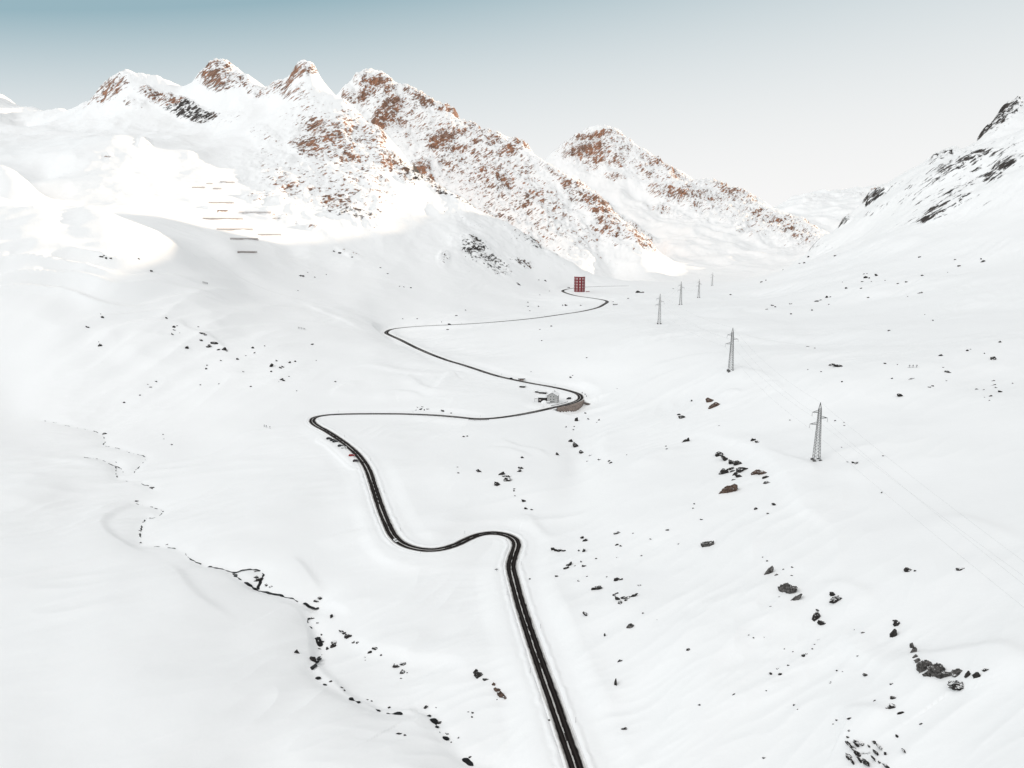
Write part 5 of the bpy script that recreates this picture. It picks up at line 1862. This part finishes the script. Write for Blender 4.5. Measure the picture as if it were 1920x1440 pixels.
# ------------------------------------------------------------------ avalanche barriers on the left slope
BARS = [(361, 385, 352.5, 'uppermost left of the barriers, on the sunlit rim'), (388, 399, 345, 'short, in the shaded hollow, left of the topmost pair'), (400, 415, 354.5, 'short, just below the shaded hollow'),
        (413, 424.5, 342, 'topmost left, end to end with its twin'), (424.5, 440, 343, 'topmost right, end to end with its twin'), (392, 438, 381, 'below the shaded hollow, alone on the upper slope'),
        (408, 427, 396.5, 'short, under the lone upper one'), (448, 508, 399.5, 'long, right of the short one, below the rocks'), (381, 455, 411, 'longest of all, in mid slope'),
        (512, 525, 410.5, 'shortest at the far right'), (407, 474, 431, 'long, under the longest one'), (484, 527, 441, 'lowest at the right edge of the field'), (432, 484, 449, 'lowest one still in sunlight'), (446, 482, 474, 'bottom one, dark in the shade')]
for x0, x1, y, lab in BARS:
    a, b = hit(x0, y, 1000, 2300), hit(x1, y, 1000, 2300)
    n = max(3, int(np.hypot(b[0] - a[0], b[1] - a[1]) / 2.6))
    A = Vector(a[:3])
    ts = np.array([hit(x0 + (x1 - x0) * q / n, y, a[3] * .93, a[3] * 1.07)[3] for q in range(n + 1)])
    ts = np.polyval(np.polyfit(np.arange(n + 1), ts, 1 if n < 8 else 2), np.arange(n + 1))
    foot = [Vector(P(x0 + (x1 - x0) * q / n, y, ts[q])) - A for q in range(n + 1)]
    r = thing('snow_barrier', 'steel avalanche barrier, ' + lab, 'snow barrier', A, 0, 'avalanche barriers on the left slope')
    bm = bmesh.new()
    for c in foot:
        bar(bm, c + Vector((0, 1.4, -3.0)), c + Vector((0, -.7, 3.0)), .26)
        bar(bm, c + Vector((0, -3.6, -2.5)), c + Vector((0, -.2, 2.2)), .12)
    obj('frame', bm, M_RUST, r)
    for zh in (.9, 1.9, 2.9):
        bm = bmesh.new()
        for c0, c1 in zip(foot[:-1], foot[1:]):
            o_ = Vector((0, .75 - 1.5 * (zh + 1) / 4.3, zh))
            bar(bm, c0 + o_, c1 + o_, .17)
        obj('crossbeam', bm, M_RUST, r)


# ------------------------------------------------------------------ ski tourers
def person_mesh(step, seed, coat=M_CLOTH):
    rnd = random.Random(seed)
    J = {}
    ed = []
    def j(n, p, r, par=None):
        J[n] = (len(J), p, r)
        if par:
            ed.append((J[par][0], J[n][0]))
    s = step
    j('pelvis', (0, 0, .98), .155)
    j('waist', (.03, 0, 1.14), .14, 'pelvis')
    j('chest', (.10, 0, 1.36), .175, 'waist')
    j('neck', (.14, 0, 1.52), .062, 'chest')
    j('chin', (.18, 0, 1.62), .085, 'neck')
    j('crown', (.17, 0, 1.76), .10, 'chin')
    for sy, st in ((-1, s), (1, -s)):
        j('hip%d' % sy, (0, sy * .10, .93), .105, 'pelvis')
        j('knee%d' % sy, (.10 + st * .22, sy * .11, .52), .07, 'hip%d' % sy)
        j('ankle%d' % sy, (-.02 + st * .30, sy * .11, .10), .055, 'knee%d' % sy)
        j('toe%d' % sy, (.18 + st * .30, sy * .12, .05), .05, 'ankle%d' % sy)
        j('shoulder%d' % sy, (.11, sy * .20, 1.42), .075, 'chest')
        j('elbow%d' % sy, (.20 - st * .18, sy * .27, 1.18), .05, 'shoulder%d' % sy)
        j('wrist%d' % sy, (.42 - st * .20, sy * .27, 1.12), .038, 'elbow%d' % sy)
        j('hand%d' % sy, (.50 - st * .20, sy * .26, 1.12), .042, 'wrist%d' % sy)
    me = bpy.data.meshes.new('person')
    me.from_pydata([v[1] for v in J.values()], ed, [])
    o = bpy.data.objects.new('tmp', me)
    C.objects.link(o)
    o.modifiers.new('s', 'SKIN')
    o.modifiers.new('u', 'SUBSURF').levels = 1
    for v in me.skin_vertices[0].data:
        v.use_root = False
    me.skin_vertices[0].data[0].use_root = True
    for v, q in zip(me.skin_vertices[0].data, J.values()):
        v.radius = (q[2], q[2])
    bpy.context.view_layer.update()
    dg = bpy.context.evaluated_depsgraph_get()
    out = bpy.data.meshes.new_from_object(o.evaluated_get(dg))
    bpy.data.objects.remove(o)
    out.name = 'person'
    out.materials.clear()
    out.materials.append(coat)
    return out, J


PM = [person_mesh(s, i) for i, s in enumerate((.9, -.8, .5))]
skim = bpy.data.meshes.new('ski')
bm = bmesh.new()
extrude_y(bm, [(-.75, 0), (.85, 0), (1.05, .12), (1.03, .14), (.84, .025), (-.75, .025)], -.05, .05)
bm.to_mesh(skim)
bm.free()
skim.materials.append(M_DIRON)
packm = bpy.data.meshes.new('backpack')
bm = bmesh.new()
box(bm, -.27, -.03, -.16, .16, 1.08, 1.52)
bmesh.ops.bevel(bm, geom=list(bm.edges), offset=.05, segments=2, affect='EDGES')
bm.to_mesh(packm)
bm.free()
packm.materials.append(M_BLACK)


def skier(px, py, yaw, label, group, var, t0=500, t1=1500, scale=1.0):
    p = hit(px, py, t0, t1)
    me, J = PM[var % 3]
    r = bpy.data.objects.new('person', me)
    C.objects.link(r)
    r.location = (p[0], p[1], p[2] + .03)
    r.rotation_euler = (0, 0, yaw)
    r.scale = (scale * 1.3,) * 3
    tag(r, label, 'person', group)
    o = bpy.data.objects.new('backpack', packm)
    C.objects.link(o)
    o.parent = r
    for sy in (-1, 1):
        a = J['ankle%d' % sy][1]
        o = bpy.data.objects.new('ski', skim)
        C.objects.link(o)
        o.parent = r
        o.location = (a[0] + .05, a[1], 0)
        h = J['hand%d' % sy][1]
        bm = bmesh.new()
        bar(bm, (h[0] - .25, h[1] + sy * .05, 0), (h[0] + .03, h[1], h[2] + .08), .014)
        obj('ski_pole', bm, M_DIRON, r)


for q, (x, y) in enumerate(((1705.5, 689), (1712, 689), (1719, 689))):
    skier(x, y, math.radians(170), ('rearmost', 'middle', 'front')[2 - q] + ' of three skiers in dark clothing walking on the right slope', 'three skiers on the right slope', q, scale=1.1)
for q, (x, y) in enumerate(((495.5, 800), (499.5, 801), (506, 803))):
    skier(x, y, math.radians(-20), ('left', 'middle', 'right')[q] + ' of three skiers in dark clothing on the flat snow left of the hairpin', 'three skiers left of the hairpin', q)
for q in range(5):
    skier(559.5 + 2.95 * q, 616 + .6 * q, math.radians(-15), 'dark-clothed ski tourer in the file of five below the left massif', 'file of five skiers below the massif', q, 700, 1500, 1.15)
for q in range(5):
    skier(380.5 + 2.1 * q, 530.8 + .5 * q, math.radians(-15), 'dark-clothed ski tourer in the file of five high on the left shoulder', 'file of five skiers high on the shoulder', q, 700, 1500, 1.15)

# ------------------------------------------------------------------ snow poles, signs
bm = bmesh.new()
bar(bm, (0, 0, -.6), (0, 0, 2.6), .06, 6)
polem = bpy.data.meshes.new('snow_pole')
bm.to_mesh(polem)
bm.free()
polem.materials.append(M_DIRON)
k = 0
i_end = idx_at(1060, 548)
for i in range(12, i_end, 16):
    side_ = -1 if k % 2 else 1
    off = side_ * 6.3
    o = bpy.data.objects.new('snow_pole', polem)
    C.objects.link(o)
    x, y = road[i, 0] + nor[i, 0] * off, road[i, 1] + nor[i, 1] * off
    o.location = (x, y, float(height(x, y)[0]))
    tag(o, 'thin dark snow pole standing in the bank along the road', 'snow pole', 'snow poles along the road')
    k += 1
p = hit(931, 1070)
r = thing('sign', 'small dark wooden trail sign in the snow left of the road bend', 'sign', p[:3], math.radians(8))
bm = bmesh.new()
box(bm, -.1, .1, -.1, .1, -.5, 1.5)
obj('post', bm, M_DARKW, r)
bm = bmesh.new()
box(bm, -1.1, .9, -.16, -.1, .75, 1.25)
obj('board', bm, M_DARKW, r)
for q, (x, y) in enumerate(((1091.5, 737.5), (1097, 740.5), (1099.5, 744))):
    p = hit(x, y, 700, 1200)
    bm = bmesh.new()
    bar(bm, (0, 0, -.3), (0, 0, 1.5), .35, 8)
    o = obj('marker_post', bm, M_DARKW)
    o.location = p[:3]
    tag(o, 'short dark marker post on the snow outside the hairpin, ' + ('farthest', 'middle', 'nearest')[q] + ' of three', 'post', 'marker posts outside the hairpin')
